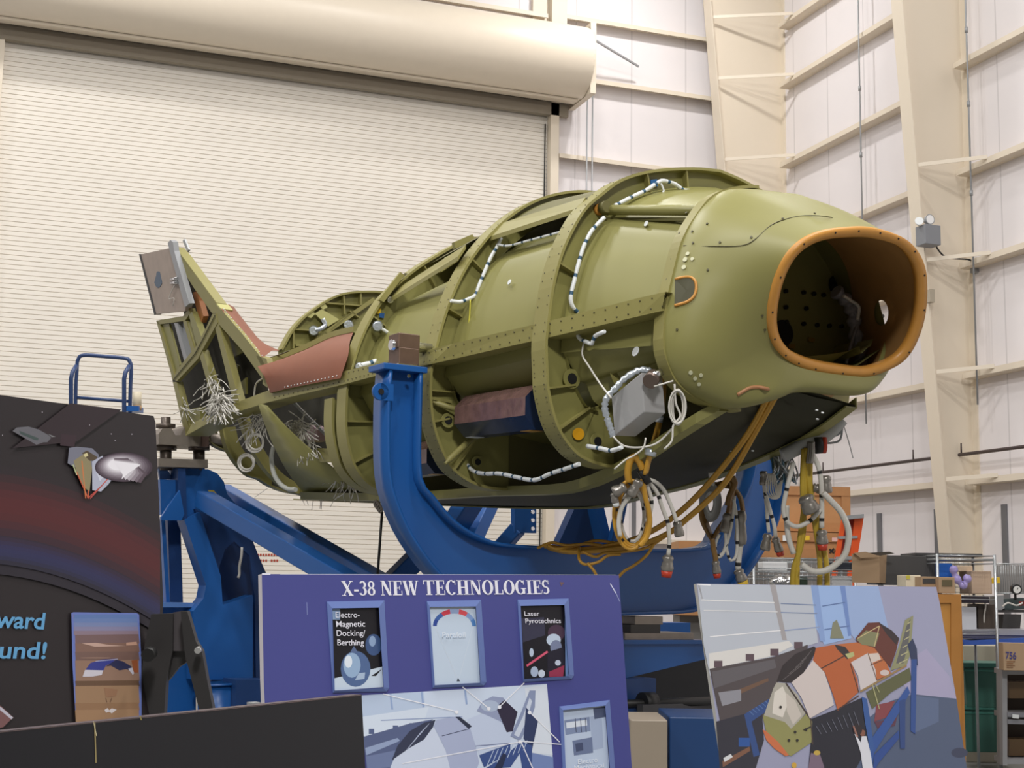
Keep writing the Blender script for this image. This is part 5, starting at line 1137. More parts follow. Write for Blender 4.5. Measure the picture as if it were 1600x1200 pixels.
b = MB(); b.cyl(at(214, 640, 15.9), at(214, 612, 15.9), .05, 14); b.build('can_body', pm(205, 195, 170), cn); b = MB(); b.cyl(at(214, 641, 15.88), at(214, 634, 15.88), .052, 14); b.build('brown_band', pm(170, 135, 95), cn)
# ================================================================ DISPLAY BOARDS IN FRONT
def plane_n(az, lean):
    a = math.radians(az+90); t = math.radians(lean); return np.array([math.sin(a)*math.cos(t), math.cos(a)*math.cos(t), math.sin(t)])
WEDGE = pm(205, 200, 205)
def board(name, corners, P, n, m, lab, th=.012, edge=WEDGE, cat='display board', legs=True, zl=None):
    q = [hit(x, y, P, n) for x, y in corners]; cen_ = sum(q)/len(q); base_ = np.array([cen_[0], cen_[1], 0]) if legs else np.array([cen_[0], cen_[1], min(p[2] for p in q)])
    e = empty(name, base_, 0, lab, cat)
    b = MB(); k = len(q); bk = [p-n*th for p in q]
    b.add(q+bk, [tuple(range(k))], 0); b.add(q+bk, [tuple(range(k, 2*k))[::-1]]+[(i, (i+1) % k, k+(i+1) % k, k+i) for i in range(k)], 1)
    b.build('panel', [m, edge], e)
    if legs:
        zb_ = min(p[2] for p in q); h_ = n*[1, 1, 0]; h_ = h_/np.linalg.norm(h_); ex = q[1]-q[0]; ex = ex*[1, 1, 0]; ex /= np.linalg.norm(ex)
        c1, c2_ = q[-1], q[-2]
        for c_ in (c1*.8+c2_*.2, c1*.2+c2_*.8):
            b = MB(); c_ = c_-h_*.06; b.bar(c_, c_*[1, 1, 0], .03, .03, up=ex); b.build('easel_leg', GREY, e)
        c_ = (c1+c2_)/2; b = MB(); b.bar(c_-h_*.06, c_*[1, 1, 0]-h_*.45, .03, .03, up=ex); b.build('easel_leg', GREY, e)
    return e
class Art:
    def __init__(s, P, n, f, k0=0): s.P, s.n, s.f, s.k, s.b, s.m = P, n, f, k0, MB(), []
    def poly(s, pts, rgb):
        m = pm(*rgb) if isinstance(rgb, tuple) else rgb
        if m not in s.m: s.m.append(m)
        s.k += 1; o = .0006+.00002*s.k; s.b.add([hit(*s.f(x, y), s.P+s.n*o, s.n) for x, y in pts], [tuple(range(len(pts)))], s.m.index(m))
    def rect(s, x0, y0, x1, y1, rgb): s.poly([(x0, y0), (x1, y0), (x1, y1), (x0, y1)], rgb)
    def line(s, x0, y0, x1, y1, w_, rgb):
        d = math.hypot(x1-x0, y1-y0); a, c = -(y1-y0)/d*w_/2, (x1-x0)/d*w_/2; s.poly([(x0+a, y0+c), (x1+a, y1+c), (x1-a, y1-c), (x0-a, y0-c)], rgb)
    def oval(s, cx, cy, rx, ry, rgb, n=20): s.poly([(cx+rx*math.cos(t), cy+ry*math.sin(t)) for t in np.linspace(0, 2*math.pi, n+1)[:-1]], rgb)
    def done(s, name, par): return s.b.build(name, s.m, par, solid=1e-5) if False else _art_build(s, name, par)
def _art_build(s, name, par): return s.b.build(name, s.m, par)
def zoomf(x0, y0, k): return lambda x, y: (x0+x/k, y0+y/k)
ident = lambda x, y: (x, y)
# ---- blue board
nB = plane_n(68.5, 7.5); PB = at(405, 897, 4.3)
bb_ = board('display_board', [(409, 897), (967, 899), (988, 1210), (992, 1260), (420, 1260), (412, 1060)], PB, nB, pm(70, 74, 142), 'blue display board headed X-38 NEW TECHNOLOGIES in the foreground', th=.02)
zb2 = zoomf(400, 880, 2.6667)
# serif headline drawn letter by letter
def glyph(ch):
    S, H, t = .20, .07, .05; P = []        # thick stem, hairline, serif height
    def R(x0, y0, x1, y1): P.append([(x0, y0), (x1, y0), (x1, y1), (x0, y1)])
    def D(x0, y0, x1, y1, w_): P.append([(x0-w_/2, y0), (x0+w_/2, y0), (x1+w_/2, y1), (x1-w_/2, y1)])
    def SER(x0, x1, top=False, bot=True):
        if bot: R(x0, 0, x1, t)
        if top: R(x0, 1-t, x1, 1)
    def ARC(cx, cy, rx, ry, a0, a1, tx=S, ty=H, n=14):
        for i in range(n):
            u, v = a0+(a1-a0)*i/n, a0+(a1-a0)*(i+1)/n
            o = lambda a: (cx+rx*math.cos(a), cy+ry*math.sin(a)); q = lambda a: (cx+(rx-tx)*math.cos(a), cy+(ry-ty)*math.sin(a))
            P.append([o(u), o(v), q(v), q(u)])
    pi = math.pi
    if ch == 'X': D(.12, 1, .62, 0, S); D(.62, 1, .14, 0, H); SER(0, .28); SER(.45, .76); SER(0, .28, 1, 0); SER(.5, .74, 1, 0); return P, .78
    if ch == '-': R(.03, .28, .33, .42); return P, .38
    if ch == '3': ARC(.22, .74, .24, .26, -pi*.5, pi*.85, .16); ARC(.22, .28, .27, .28, -pi*.85, pi*.5, .17); return P, .54
    if ch == '8': ARC(.26, .75, .22, .25, 0, 2*pi, .13); ARC(.26, .27, .26, .27, 0, 2*pi, .15); return P, .56
    if ch == 'N': R(.1, 0, .17, 1); R(.62, 0, .69, 1); D(.16, 1, .63, 0, S); SER(0, .27); SER(0, .2, 1, 0); SER(.52, .8, 1, 0); return P, .82
    if ch == 'E': R(.1, 0, .1+S, 1); R(.1, 1-H, .62, 1); R(.1, 0, .64, H); R(.25, .47, .5, .53); R(.57, .72, .62, 1); R(.6, 0, .65, .3); R(.46, .36, .5, .64); SER(0, .3, 1); return P, .7
    if ch == 'W': D(.13, 1, .35, 0, S); D(.57, 1, .37, 0, H); D(.55, 1, .78, 0, S); D(1.0, 1, .8, 0, H); SER(0, .3, 1, 0); SER(.42, .72, 1, 0); SER(.88, 1.12, 1, 0); return P, 1.12
    if ch == 'T': R(.27, 0, .27+S, 1); R(.02, 1-H, .72, 1); R(.02, .72, .07, 1); R(.67, .72, .72, 1); SER(.17, .57); return P, .76
    if ch in 'CG':
        ARC(.38, .5, .37, .52, pi*.25, pi*1.75); R(.6, .68, .65, 1.0)
        if ch == 'G': R(.52, 0.03, .52+S*.9, .42); R(.42, .38, .8, .43); return P, .82
        return P, .72
    if ch == 'H': R(.1, 0, .1+S, 1); R(.55, 0, .55+S, 1); R(.2, .47, .6, .54); SER(0, .4, 1); SER(.45, .85, 1); return P, .88
    if ch == 'O': ARC(.4, .5, .39, .52, 0, 2*pi, n=24); return P, .82
    if ch == 'L': R(.1, 0, .1+S, 1); R(.1, 0, .62, H); R(.58, 0, .64, .32); SER(0, .42, 1, 0); SER(0, .3); return P, .68
    if ch == 'I': R(.1, 0, .1+S, 1); SER(0, .4, 1); return P, .43
    if ch == 'S': ARC(.27, .74, .25, .28, pi*.25, pi*1.5, .15, .09); ARC(.27, .27, .27, .28, -pi*.75, pi*.5, .16, .09); R(.45, .7, .49, 1); R(.02, 0, .06, .3); return P, .58
    return [], .34
def serif(par, s, x0, y0, x1, y1, hpx, P, n, m, off=.0012, name='headline'):
    tot = sum(glyph(c)[1] for c in s); a, c_ = hit(x0, y0, P, n), hit(x1, y1, P, n); ex = c_-a; k = np.linalg.norm(ex)/tot; ex /= np.linalg.norm(ex); ey = np.cross(n, ex)
    if ey[2] < 0: ey = -ey
    hh = np.linalg.norm(hit(x0, y0-hpx, P, n)-a); X = 0; b = MB(); j = 0
    for ch in s:
        G_, w_ = glyph(ch)
        for p in G_: j += 1; b.add([a+ex*(X+q[0])*k+ey*q[1]*hh+n*(off+(j % 7)*.00008) for q in p], [tuple(range(len(p)))])
        X += w_
    return b.build(name, m, par)
for wd, xa_, xb_ in (('X-38', 533.9, 587.5), ('NEW', 595, 654.5), ('TECHNOLOGIES', 661.4, 859.4)): serif(bb_, wd, xa_, 931-(xa_-533)*.009, xb_, 931-(xb_-533)*.009, 23, PB, nB, pm(235, 235, 245))
def frame_pic(par, outer_, inner_, name, rgb=(98, 118, 176), f=zb2, P=PB, n=nB):
    b = MB(); o = [hit(*f(x, y), P+n*.003, n) for x, y in outer_]; i = [hit(*f(x, y), P+n*.009, n) for x, y in inner_]; o0 = [p-n*.003 for p in o]
    b.grid([o0+[o0[0]], o+[o[0]], i+[i[0]]], sm=False); return b.build(name, pm(*rgb), par)
F1 = frame_pic(bb_, [(295, 160), (535, 155), (555, 520), (545, 535), (322, 540)], [(318, 188), (512, 185), (532, 515), (530, 520), (328, 530)], 'picture_frame')
F2 = frame_pic(bb_, [(712, 158), (938, 153), (960, 495), (950, 510), (738, 520)], [(724, 182), (916, 180), (935, 490), (932, 498), (745, 508)], 'picture_frame')
F3 = frame_pic(bb_, [(1090, 152), (1303, 147), (1325, 468), (1315, 483), (1115, 495)], [(1103, 178), (1285, 174), (1304, 462), (1300, 470), (1118, 483)], 'picture_frame')
F4 = frame_pic(bb_, [(1264, 597), (1474, 570), (1500, 900), (1495, 960), (1285, 960)], [(1280, 612), (1455, 593), (1478, 900), (1475, 950), (1295, 950)], 'picture_frame')
A = Art(PB, nB, zb2)
A.poly([(318, 188), (512, 185), (532, 515), (328, 530)], (14, 13, 22)); A.poly([(325, 480), (530, 430), (533, 516), (328, 531)], (200, 215, 230)); A.poly([(318, 190), (350, 190), (350, 235), (320, 235)], (140, 165, 200))
A.oval(415, 440, 62, 75, (80, 105, 150)); A.oval(400, 425, 36, 52, (150, 178, 210)); A.oval(385, 410, 16, 26, (225, 235, 245)); A.oval(490, 340, 34, 45, (60, 85, 130)); A.oval(485, 325, 14, 22, (140, 165, 200)); A.poly([(392, 372), (408, 345), (425, 372)], (90, 110, 150))
A.poly([(428, 458), (455, 455), (452, 482), (412, 488)], (170, 190, 215)); A.poly([(480, 470), (525, 440), (500, 470)], (20, 20, 30)); A.done('docking_photo', F1)
A = Art(PB, nB, zb2)
A.poly([(724, 182), (916, 180), (935, 498), (745, 508)], (196, 212, 230))
for k in range(14):
    t0, t1 = math.pi*(1.0-k/14), math.pi*(1.0-(k+1)/14); c = [(40, 70, 150), (60, 100, 170), (210, 60, 80), (150, 170, 210), (220, 80, 90), (130, 160, 210), (80, 130, 190)][min(6, k//2)]
    A.poly([(827+90*math.cos(t0), 262-72*math.sin(t0)), (827+90*math.cos(t1), 262-72*math.sin(t1)), (827+74*math.cos(t1), 262-52*math.sin(t1)), (827+74*math.cos(t0), 262-52*math.sin(t0))], c)
A.line(745, 262, 838, 480, 1, (220, 228, 238)); A.line(905, 262, 846, 480, 1, (220, 228, 238)); A.poly([(836, 492), (842, 478), (850, 492)], (40, 45, 60)); A.done('parafoil_photo', F2)
A = Art(PB, nB, zb2)
A.poly([(1103, 178), (1285, 174), (1304, 470), (1118, 483)], (18, 16, 26)); A.poly([(1106, 230), (1200, 225), (1205, 300), (1112, 330)], (52, 52, 74)); A.oval(1252, 290, 36, 34, (70, 50, 70)); A.oval(1240, 320, 30, 26, (190, 205, 225)); A.oval(1250, 350, 24, 30, (120, 130, 160))
A.poly([(1215, 370), (1280, 350), (1295, 440), (1260, 475), (1215, 470)], (30, 28, 45)); A.poly([(1222, 452), (1285, 425), (1280, 472), (1222, 474)], (150, 50, 80)); A.line(1128, 428, 1215, 368, 9, (215, 90, 120)); A.oval(1148, 372, 9, 18, (185, 200, 220)); A.oval(1160, 452, 16, 22, (170, 185, 210)); A.oval(1190, 460, 14, 16, (200, 210, 225)); A.oval(1258, 415, 12, 12, (190, 200, 220)); A.poly([(1286, 176), (1290, 175), (1304, 470), (1290, 472)], (120, 150, 200))
A.done('pyrotechnics_photo', F3)
A = Art(PB, nB, zb2)
A.poly([(1280, 612), (1455, 593), (1478, 950), (1295, 950)], (190, 205, 228)); A.poly([(1284, 655), (1390, 640), (1394, 700), (1290, 716)], (130, 145, 178)); A.poly([(1292, 664), (1378, 652), (1380, 676), (1294, 688)], (220, 228, 240))
for x in (1330, 1352, 1372): A.line(x, 646, x+4, 704, 3, (60, 66, 92))
A.poly([(1392, 640), (1440, 628), (1448, 770), (1400, 780)], (165, 180, 208)); A.poly([(1318, 740), (1400, 725), (1405, 790), (1325, 802)], (110, 124, 158)); A.poly([(1405, 604), (1455, 598), (1458, 640), (1410, 650)], (80, 90, 120)); A.poly([(1330, 752), (1362, 747), (1364, 780), (1334, 786)], (70, 80, 112)); A.done('mechanism_photo', F4)
for fr, s_, x0, y0, x1, y1, h_, m_ in ((F1, 'Electro-', 330, 226, 432, 226, 24, pm(235, 235, 245)), (F1, 'Magnetic', 332, 265, 455, 264, 25, pm(235, 235, 245)), (F1, 'Docking/', 334, 303, 456, 302, 25, pm(235, 235, 245)), (F1, 'Berthing', 337, 342, 450, 342, 25, pm(235, 235, 245)),
                           (F3, 'Laser', 1117, 220, 1182, 219, 20, pm(235, 235, 245)), (F3, 'Pyrotechnics', 1121, 250, 1271, 249, 20, pm(235, 235, 245)), (F2, 'Parafoil', 775, 308, 873, 307, 22, pm(222, 230, 240)), (F4, 'Electro', 1340, 838, 1424, 828, 22, pm(225, 232, 242)), (F4, 'Mechanical', 1325, 862, 1450, 850, 20, pm(225, 232, 242))):
    text(fr, s_, *zb2(x0, y0), *zb2(x1, y1), h_/2.6667, PB, nB, m_, off=.0042 if fr is not F2 else .0062, bold=.004, name='caption')
# central picture
A = Art(PB, nB, zb2); W_ = (205, 218, 238)
A.poly([(436, 551), (1212, 503), (1240, 860), (1245, 960), (470, 960), (464, 860)], W_)
A.poly([(436, 551), (700, 535), (705, 600), (440, 640)], (188, 205, 230)); A.poly([(440, 640), (720, 600), (700, 660), (445, 722)], (214, 226, 242))
for x in (470, 570, 640): A.rect(x, 690-(x-470)*.14, x+22, 712-(x-470)*.14, (86, 100, 140))
A.poly([(445, 724), (640, 668), (740, 650), (640, 720), (580, 800), (575, 860), (463, 860)], (88, 100, 138)); A.poly([(455, 770), (590, 728), (600, 740), (460, 800)], (150, 166, 200)); A.poly([(458, 805), (580, 780), (570, 850), (463, 858)], (112, 126, 165))
for x in (560, 690, 870): A.line(x, 545-(x-560)*.07, x+8, 610-(x-560)*.07, 8, (150, 172, 212))
A.line(520, 655, 860, 640, 3, (120, 140, 185)); A.poly([(1120, 520), (1212, 505), (1236, 800), (1150, 790)], (220, 228, 240)); A.poly([(1150, 790), (1238, 808), (1242, 960), (1130, 960)], (120, 140, 190))
A.poly([(566, 820), (590, 760), (640, 700), (700, 665), (748, 652), (735, 690), (700, 735), (640, 770), (600, 810)], (52, 58, 82))
for k in range(5): A.line(610+k*24, 800-k*28, 690+k*8, 700-k*8, 2, (170, 180, 205))
A.poly([(560, 850), (575, 815), (640, 770), (700, 735), (740, 680), (760, 720), (790, 780), (810, 860), (760, 960), (560, 960)], (206, 216, 236)); A.poly([(740, 680), (752, 652), (830, 640), (890, 680), (915, 760), (930, 830), (905, 900), (812, 870), (790, 780), (762, 720)], (172, 182, 212))
A.poly([(890, 680), (880, 650), (960, 620), (1030, 640), (1060, 700), (1060, 750), (930, 800), (915, 760)], (196, 208, 232)); A.poly([(830, 640), (850, 640), (900, 680), (885, 690)], (44, 50, 72)); A.line(775, 720, 890, 690, 3, (60, 66, 96)); A.line(915, 762, 1055, 750, 3, (90, 100, 140))
A.poly([(920, 615), (945, 575), (985, 555), (1030, 560), (1070, 610), (1050, 700), (1020, 660)], (150, 160, 192)); A.poly([(1000, 600), (1035, 570), (1090, 620), (1070, 700), (1045, 705)], (50, 44, 66)); A.oval(975, 595, 38, 24, (176, 190, 214))
A.poly([(1060, 720), (1105, 620), (1140, 530), (1165, 530), (1162, 600), (1135, 680), (1100, 740)], (140, 152, 185)); A.poly([(1075, 715), (1112, 640), (1140, 560), (1150, 575), (1130, 650), (1095, 725)], (205, 215, 232)); A.poly([(1125, 600), (1175, 660), (1150, 780), (1115, 730)], (50, 62, 100))
for q in (((950, 860), (1040, 800), (1110, 740), (1125, 755), (1060, 850)), ((1090, 740), (1150, 760), (1150, 860), (1110, 860)), ((930, 800), (1060, 752), (1060, 790), (950, 850))): A.poly(list(q), (60, 82, 140))
for k in range(8): A.line(960+k*22, 850-k*10, 990+k*20, 780-k*6, 3, (185, 200, 225))
A.poly([(990, 860), (1030, 790), (1045, 800), (1010, 900)], (40, 48, 78))
for a_, c_ in (((530, 545), (835, 618)), ((860, 515), (970, 605)), ((1118, 498), (1015, 598)), ((1265, 745), (1140, 620)), ((1272, 755), (1105, 742)), ((610, 835), (1095, 745)), ((1160, 870), (1105, 745))): A.line(*a_, *c_, 4, (238, 240, 248))
for x, y in ((970, 606), (1015, 600), (1140, 622), (1100, 744), (836, 620)): A.oval(x, y, 8, 8, (238, 240, 248), 8)
A.done('vehicle_photo', bb_)
A = Art(PB, nB, zb2); A.line(212, 163, 214, 215, 2.5, (140, 150, 200)); A.line(1476, 85, 1500, 125, 4, (215, 220, 245)); A.line(1500, 125, 1516, 160, 2, (170, 180, 215)); A.line(25, 45, 60, 45, 8, (225, 225, 240)); A.line(100, 46, 1500, 49, 1.6, (205, 205, 225)); A.poly([(1265, 78), (1285, 80), (1272, 96)], (110, 85, 90)); A.done('scuff_mark', bb_)
# ---- right photo board
nR = plane_n(68.5, 12); PR = at(1088, 912, 4.7)
rb_ = board('photo_board', [(1088, 912), (1463, 917), (1485, 1062), (1507, 1210), (1512, 1260), (1140, 1260)], PR, nR, pm(150, 152, 178), 'large color photo board of the vehicle in its hangar, right foreground', th=.012, edge=pm(170, 168, 160))
zr = zoomf(1080, 900, 3.0769); A = Art(PR, nR, zr)
A.poly([(30, 40), (575, 45), (610, 320), (90, 480), (60, 330)], (182, 188, 198)); A.poly([(575, 45), (740, 48), (770, 300), (640, 330), (600, 250)], (150, 178, 222)); A.poly([(740, 48), (900, 50), (960, 250), (800, 320), (768, 280)], (150, 172, 212)); A.poly([(900, 50), (1178, 55), (1195, 130), (1275, 590), (1070, 570), (960, 300)], (154, 156, 184))
A.poly([(960, 460), (1130, 350), (1240, 480), (1275, 588), (1060, 568)], (165, 160, 190))
A.poly([(1070, 568), (1275, 590), (1330, 960), (600, 960), (700, 800), (960, 600)], (74, 88, 116)); A.poly([(1070, 575), (1190, 590), (1190, 700), (1060, 760)], (88, 104, 136)); A.oval(1290, 850, 40, 24, (48, 56, 82))
for q, c in (([(378, 42), (405, 42), (460, 308), (438, 308)], (160, 156, 158)), ([(575, 45), (610, 45), (645, 315), (620, 315)], (132, 158, 205)), ([(715, 48), (740, 48), (770, 285), (755, 290)], (108, 136, 192))): A.poly(q, c)
for a_, c_, c in (((48, 115), (400, 128), (225, 225, 225)), ((60, 165), (415, 172), (210, 210, 212)), ((430, 132), (600, 140), (120, 135, 165)), ((430, 175), (605, 180), (125, 140, 170)), ((90, 292), (430, 262), (232, 232, 234)), ((450, 262), (620, 245), (140, 155, 190)), ((630, 145), (740, 127), (90, 115, 165)), ((640, 258), (760, 240), (90, 115, 165))): A.line(*a_, *c_, 5, c)
A.poly([(85, 372), (470, 312), (490, 335), (390, 385), (100, 445), (88, 445)], (214, 212, 208))
for x, y in ((130, 422), (282, 390), (400, 365), (515, 332)): A.rect(x-20, y-15, x+20, y+18, (88, 70, 78))
A.poly([(88, 446), (400, 388), (560, 330), (560, 370), (440, 470), (390, 560), (350, 680), (240, 790), (150, 910), (140, 700)], (74, 66, 68)); A.poly([(100, 460), (400, 400), (410, 440), (110, 540)], (92, 88, 92)); A.poly([(230, 545), (370, 490), (372, 505), (240, 565)], (105, 78, 60)); A.poly([(130, 560), (240, 545), (240, 600), (150, 625)], (138, 138, 146)); A.poly([(120, 700), (340, 640), (350, 790), (300, 960), (140, 960)], (40, 40, 52))
A.poly([(150, 890), (280, 820), (285, 840), (152, 920)], (120, 82, 62)); A.poly([(255, 665), (375, 590), (378, 640), (290, 700), (330, 860), (300, 870)], (42, 72, 128)); A.poly([(155, 875), (190, 855), (200, 870), (160, 895)], (210, 212, 215)); A.rect(228, 778, 282, 820, (34, 80, 150))
for k in range(6): A.line(280+k*15, 650-k*10, 300+k*15, 668-k*10, 4, (80, 110, 160))
A.poly([(668, 300), (680, 225), (700, 210), (712, 240), (735, 300)], (128, 130, 108))
A.poly([(570, 690), (700, 640), (820, 585), (850, 700), (845, 830), (790, 930), (560, 960), (575, 800)], (22, 24, 38)); A.poly([(840, 560), (960, 490), (1050, 440), (1060, 500), (960, 560), (870, 640)], (90, 92, 58)); A.poly([(890, 620), (980, 600), (940, 680), (880, 700)], (130, 60, 66)); A.poly([(880, 700), (960, 690), (1000, 640), (980, 720), (900, 740)], (90, 50, 70))
A.poly([(345, 680), (350, 665), (450, 700), (480, 735), (555, 660), (582, 700), (578, 800), (480, 866), (440, 850), (370, 790)], (140, 138, 84)); A.poly([(395, 540), (410, 512), (455, 515), (512, 570), (552, 655), (530, 685), (480, 735), (450, 702), (350, 670), (360, 640)], (168, 164, 152)); A.poly([(400, 560), (440, 530), (470, 600), (440, 680), (390, 660)], (214, 208, 198)); A.poly([(455, 560), (500, 600), (530, 670), (490, 715), (460, 650)], (196, 188, 178))
A.poly([(343, 738), (360, 745), (420, 800), (470, 862), (452, 866), (400, 830), (362, 790)], (196, 108, 66)); A.line(455, 515, 575, 690, 8, (60, 48, 42)); A.line(575, 690, 584, 810, 6, (70, 56, 46))
A.poly([(412, 505), (440, 430), (500, 375), (590, 338), (605, 350), (580, 400), (540, 465), (480, 512), (440, 510)], (38, 30, 32))
for k in range(5): A.line(440+k*30, 500-k*30, 530+k*12, 430-k*18, 2, (110, 104, 104))
A.poly([(482, 512), (540, 465), (585, 405), (640, 462), (672, 560), (686, 620), (570, 685), (530, 585)], (205, 194, 190)); A.poly([(585, 405), (600, 345), (690, 330), (722, 345), (772, 420), (800, 500), (806, 556), (704, 648), (682, 570), (642, 462)], (178, 92, 46)); A.line(625, 445, 735, 385, 6, (70, 44, 36)); A.line(700, 645, 806, 575, 6, (80, 50, 40)); A.line(765, 420, 806, 560, 5, (70, 44, 36))
A.poly([(722, 345), (690, 330), (800, 318), (880, 345), (940, 420), (962, 470), (892, 500), (850, 372), (768, 415)], (184, 104, 56)); A.poly([(768, 415), (850, 370), (886, 450), (892, 505), (815, 552), (802, 480)], (204, 196, 196)); A.poly([(840, 375), (900, 370), (912, 400), (865, 420)], (210, 196, 186)); A.poly([(690, 330), (740, 340), (775, 385), (750, 400), (700, 350)], (48, 40, 42)); A.poly([(740, 375), (780, 365), (785, 385), (755, 398)], (176, 178, 120))
A.line(850, 372, 892, 500, 4, (90, 60, 44)); A.line(860, 430, 930, 400, 4, (96, 60, 44)); A.oval(930, 465, 22, 14, (205, 190, 185))
A.poly([(790, 300), (850, 225), (905, 222), (965, 290), (1000, 300), (985, 360), (958, 440), (905, 375), (880, 345), (800, 320)], (96, 46, 34)); A.poly([(795, 305), (840, 262), (905, 275), (885, 340), (820, 330)], (126, 126, 90)); A.line(800, 300, 905, 240, 4, (200, 180, 130)); A.line(905, 240, 880, 340, 4, (200, 180, 130)); A.poly([(900, 222), (965, 262), (1000, 300), (985, 330), (940, 280)], (46, 34, 36))
A.poly([(958, 455), (1000, 330), (1028, 212), (1068, 190), (1060, 300), (1062, 350), (1035, 430)], (140, 140, 104)); A.poly([(985, 420), (1035, 240), (1055, 205), (1045, 320), (1020, 420)], (92, 92, 92))
for k in range(6): A.line(1000+k*8, 420-k*38, 1040+k*3, 400-k*36, 4, (190, 184, 140))
A.line(812, 556, 1035, 430, 9, (150, 122, 78)); A.poly([(1040, 330), (1065, 300), (1085, 350), (1090, 430), (1062, 420)], (36, 50, 84)); A.poly([(1058, 400), (1085, 400), (1078, 760), (1055, 745)], (38, 74, 140)); A.poly([(855, 800), (1040, 530), (1052, 560), (1010, 640), (880, 850), (862, 960), (845, 960)], (40, 80, 150)); A.poly([(820, 580), (845, 590), (862, 700), (880, 830), (862, 850), (835, 700)], (46, 86, 150)); A.poly([(870, 960), (880, 860), (1000, 740), (1000, 780), (900, 900)], (34, 70, 140)); A.poly([(1000, 600), (1030, 590), (1028, 830), (1005, 830)], (36, 66, 124)); A.line(870, 520, 905, 640, 5, (170, 168, 120)); A.line(885, 520, 905, 560, 4, (170, 168, 120))
A.poly([(780, 745), (800, 800), (815, 850), (830, 960), (880, 960), (862, 850), (842, 770), (820, 770), (815, 800)], (214, 216, 224)); A.oval(824, 755, 13, 16, (130, 84, 66)); A.oval(800, 738, 22, 28, (34, 22, 28)); A.line(780, 720, 800, 775, 8, (150, 104, 90)); A.poly([(575, 850), (620, 860), (640, 920), (600, 960), (560, 940)], (118, 100, 118)); A.oval(605, 850, 16, 12, (190, 160, 70)); A.oval(495, 910, 12, 14, (200, 160, 60))
for k in range(8): A.line(600+k*26, 720-k*10, 625+k*26, 760-k*6, 2, (120, 125, 140))
for x, y in ((500, 750), (552, 738), (430, 630), (470, 790), (510, 790)): A.oval(x, y, 7, 7, (34, 30, 26), 8)
A.line(540, 740, 575, 725, 6, (36, 34, 34)); A.done('vehicle_photo', rb_)
A = Art(PR, nR, ident); A.line(1092, 914, 1097, 936, 3, (235, 235, 238)); A.line(1090, 913, 1110, 914, 2, (235, 235, 238)); A.done('corner_wear', rb_)
# ---- dark space themed board at the left
nL = plane_n(53, 6); PL_ = at(243, 650, 3.6)
lb_ = board('poster_board', [(-90, 604), (0, 617), (240, 650), (243, 660), (250, 820), (255, 940), (247, 1150), (247, 1260), (-90, 1260)], PL_, nL, pm(34, 28, 30), 'dark space themed poster board with a docking craft picture and blue lettering, left foreground', th=.02, edge=pm(48, 34, 40))
A = Art(PL_, nL, ident)
def arcband(y0a, y1a, rgb, dy):   # curved horizon glow printed on the poster
    xs = np.linspace(-60, 250, 14); top = [(x, y0a+dy(x)) for x in xs]; bot = [(x, y1a+dy(x)) for x in xs[::-1]]
    for i in range(13): A.poly([top[i], top[i+1], bot[12-i], bot[13-i]], rgb)
cur = lambda x: 0.0011*max(0, x+20)**2 + .06*x
for k in range(14):
    t = k/13; A_c = (int(36+46*math.sin(math.pi*min(1, t*1.4))*(1 if t < .7 else .3)), int(28+4*t), int(32+ (60*max(0, t-.45) if t < .85 else 10))); arcband(728+k*12, 741+k*12, A_c, cur)
for k in range(7): t = k/7; arcband(838+k*6, 845+k*6, (int(46-12*t), int(33-5*t+12*math.sin(math.pi*t)), int(56-26*t+38*math.sin(math.pi*t))), cur)
for k in range(6): A.poly([(0+k*22, 600+k*6), (40+k*30, 610+k*6), (120, 690), (20, 700)], (36+k, 29, 34)) if k == 5 else None
z5 = lambda x, y: (x/5, 540+y/5)
def P5(pts, c): A.poly([z5(*p) for p in pts], c)
P5([(98, 668), (130, 640), (220, 632), (300, 655), (380, 700), (400, 720), (370, 755), (340, 755), (285, 775)], (98, 98, 104)); P5([(150, 665), (300, 722), (298, 740), (270, 738), (160, 690)], (60, 76, 74)); P5([(375, 690), (435, 712), (405, 715)], (120, 120, 122)); P5([(480, 690), (600, 702), (580, 790), (470, 780)], (50, 32, 40))
P5([(540, 800), (600, 790), (720, 802), (770, 850), (780, 900), (720, 960), (580, 950), (528, 918)], (116, 118, 132)); P5([(575, 900), (650, 850), (700, 860), (720, 960), (700, 1140), (660, 1110), (600, 1000)], (140, 130, 96)); P5([(640, 840), (680, 820), (760, 870), (750, 900), (700, 900)], (80, 66, 46)); P5([(650, 850), (680, 838), (690, 860), (665, 872)], (210, 200, 150))
P5([(720, 905), (800, 860), (870, 960), (900, 1010), (850, 1080), (790, 1140), (722, 1130)], (176, 180, 198)); P5([(740, 950), (800, 930), (820, 1010), (780, 1060)], (205, 208, 222))
for a_, c_, c in (((600, 990), (690, 1195), (200, 90, 60)), ((640, 900), (670, 1195), (205, 120, 70)), ((690, 1130), (690, 1195), (205, 100, 60)), ((870, 1010), (705, 1195), (190, 80, 70)), ((800, 1090), (690, 1190), (180, 70, 60)), ((570, 930), (600, 1010), (190, 200, 150))): A.line(*z5(*a_), *z5(*c_), 1.6, c)
for k in range(10): t = k/9; A.oval(*z5(930+60*(1-t)*.6, 930+20*(1-t)), (45-28*t)*1.0, (23-14*t), tuple(int(v) for v in np.array((60, 46, 58))*(1-t)+np.array((238, 236, 242))*t), 24)
for k in range(6): t = k/5; A.poly([z5(890, 880+k*4), z5(1000+20*k, 880+10*k), z5(1150-k*30, 1000), z5(1100-k*30, 1075-k*6), z5(960, 1010)], tuple(int(v) for v in np.array((84, 70, 80))*(1-t)+np.array((236, 234, 240))*t))
for x, y in ((330, 520), (870, 690), (1030, 692), (900, 740), (700, 620), (20, 700)): A.oval(*z5(x, y), .8, .8, (190, 185, 195), 6)
A.done('space_picture', lb_)
z375 = zoomf(0, 880, 3.75)
A = Art(PL_, nL, z375, 250)
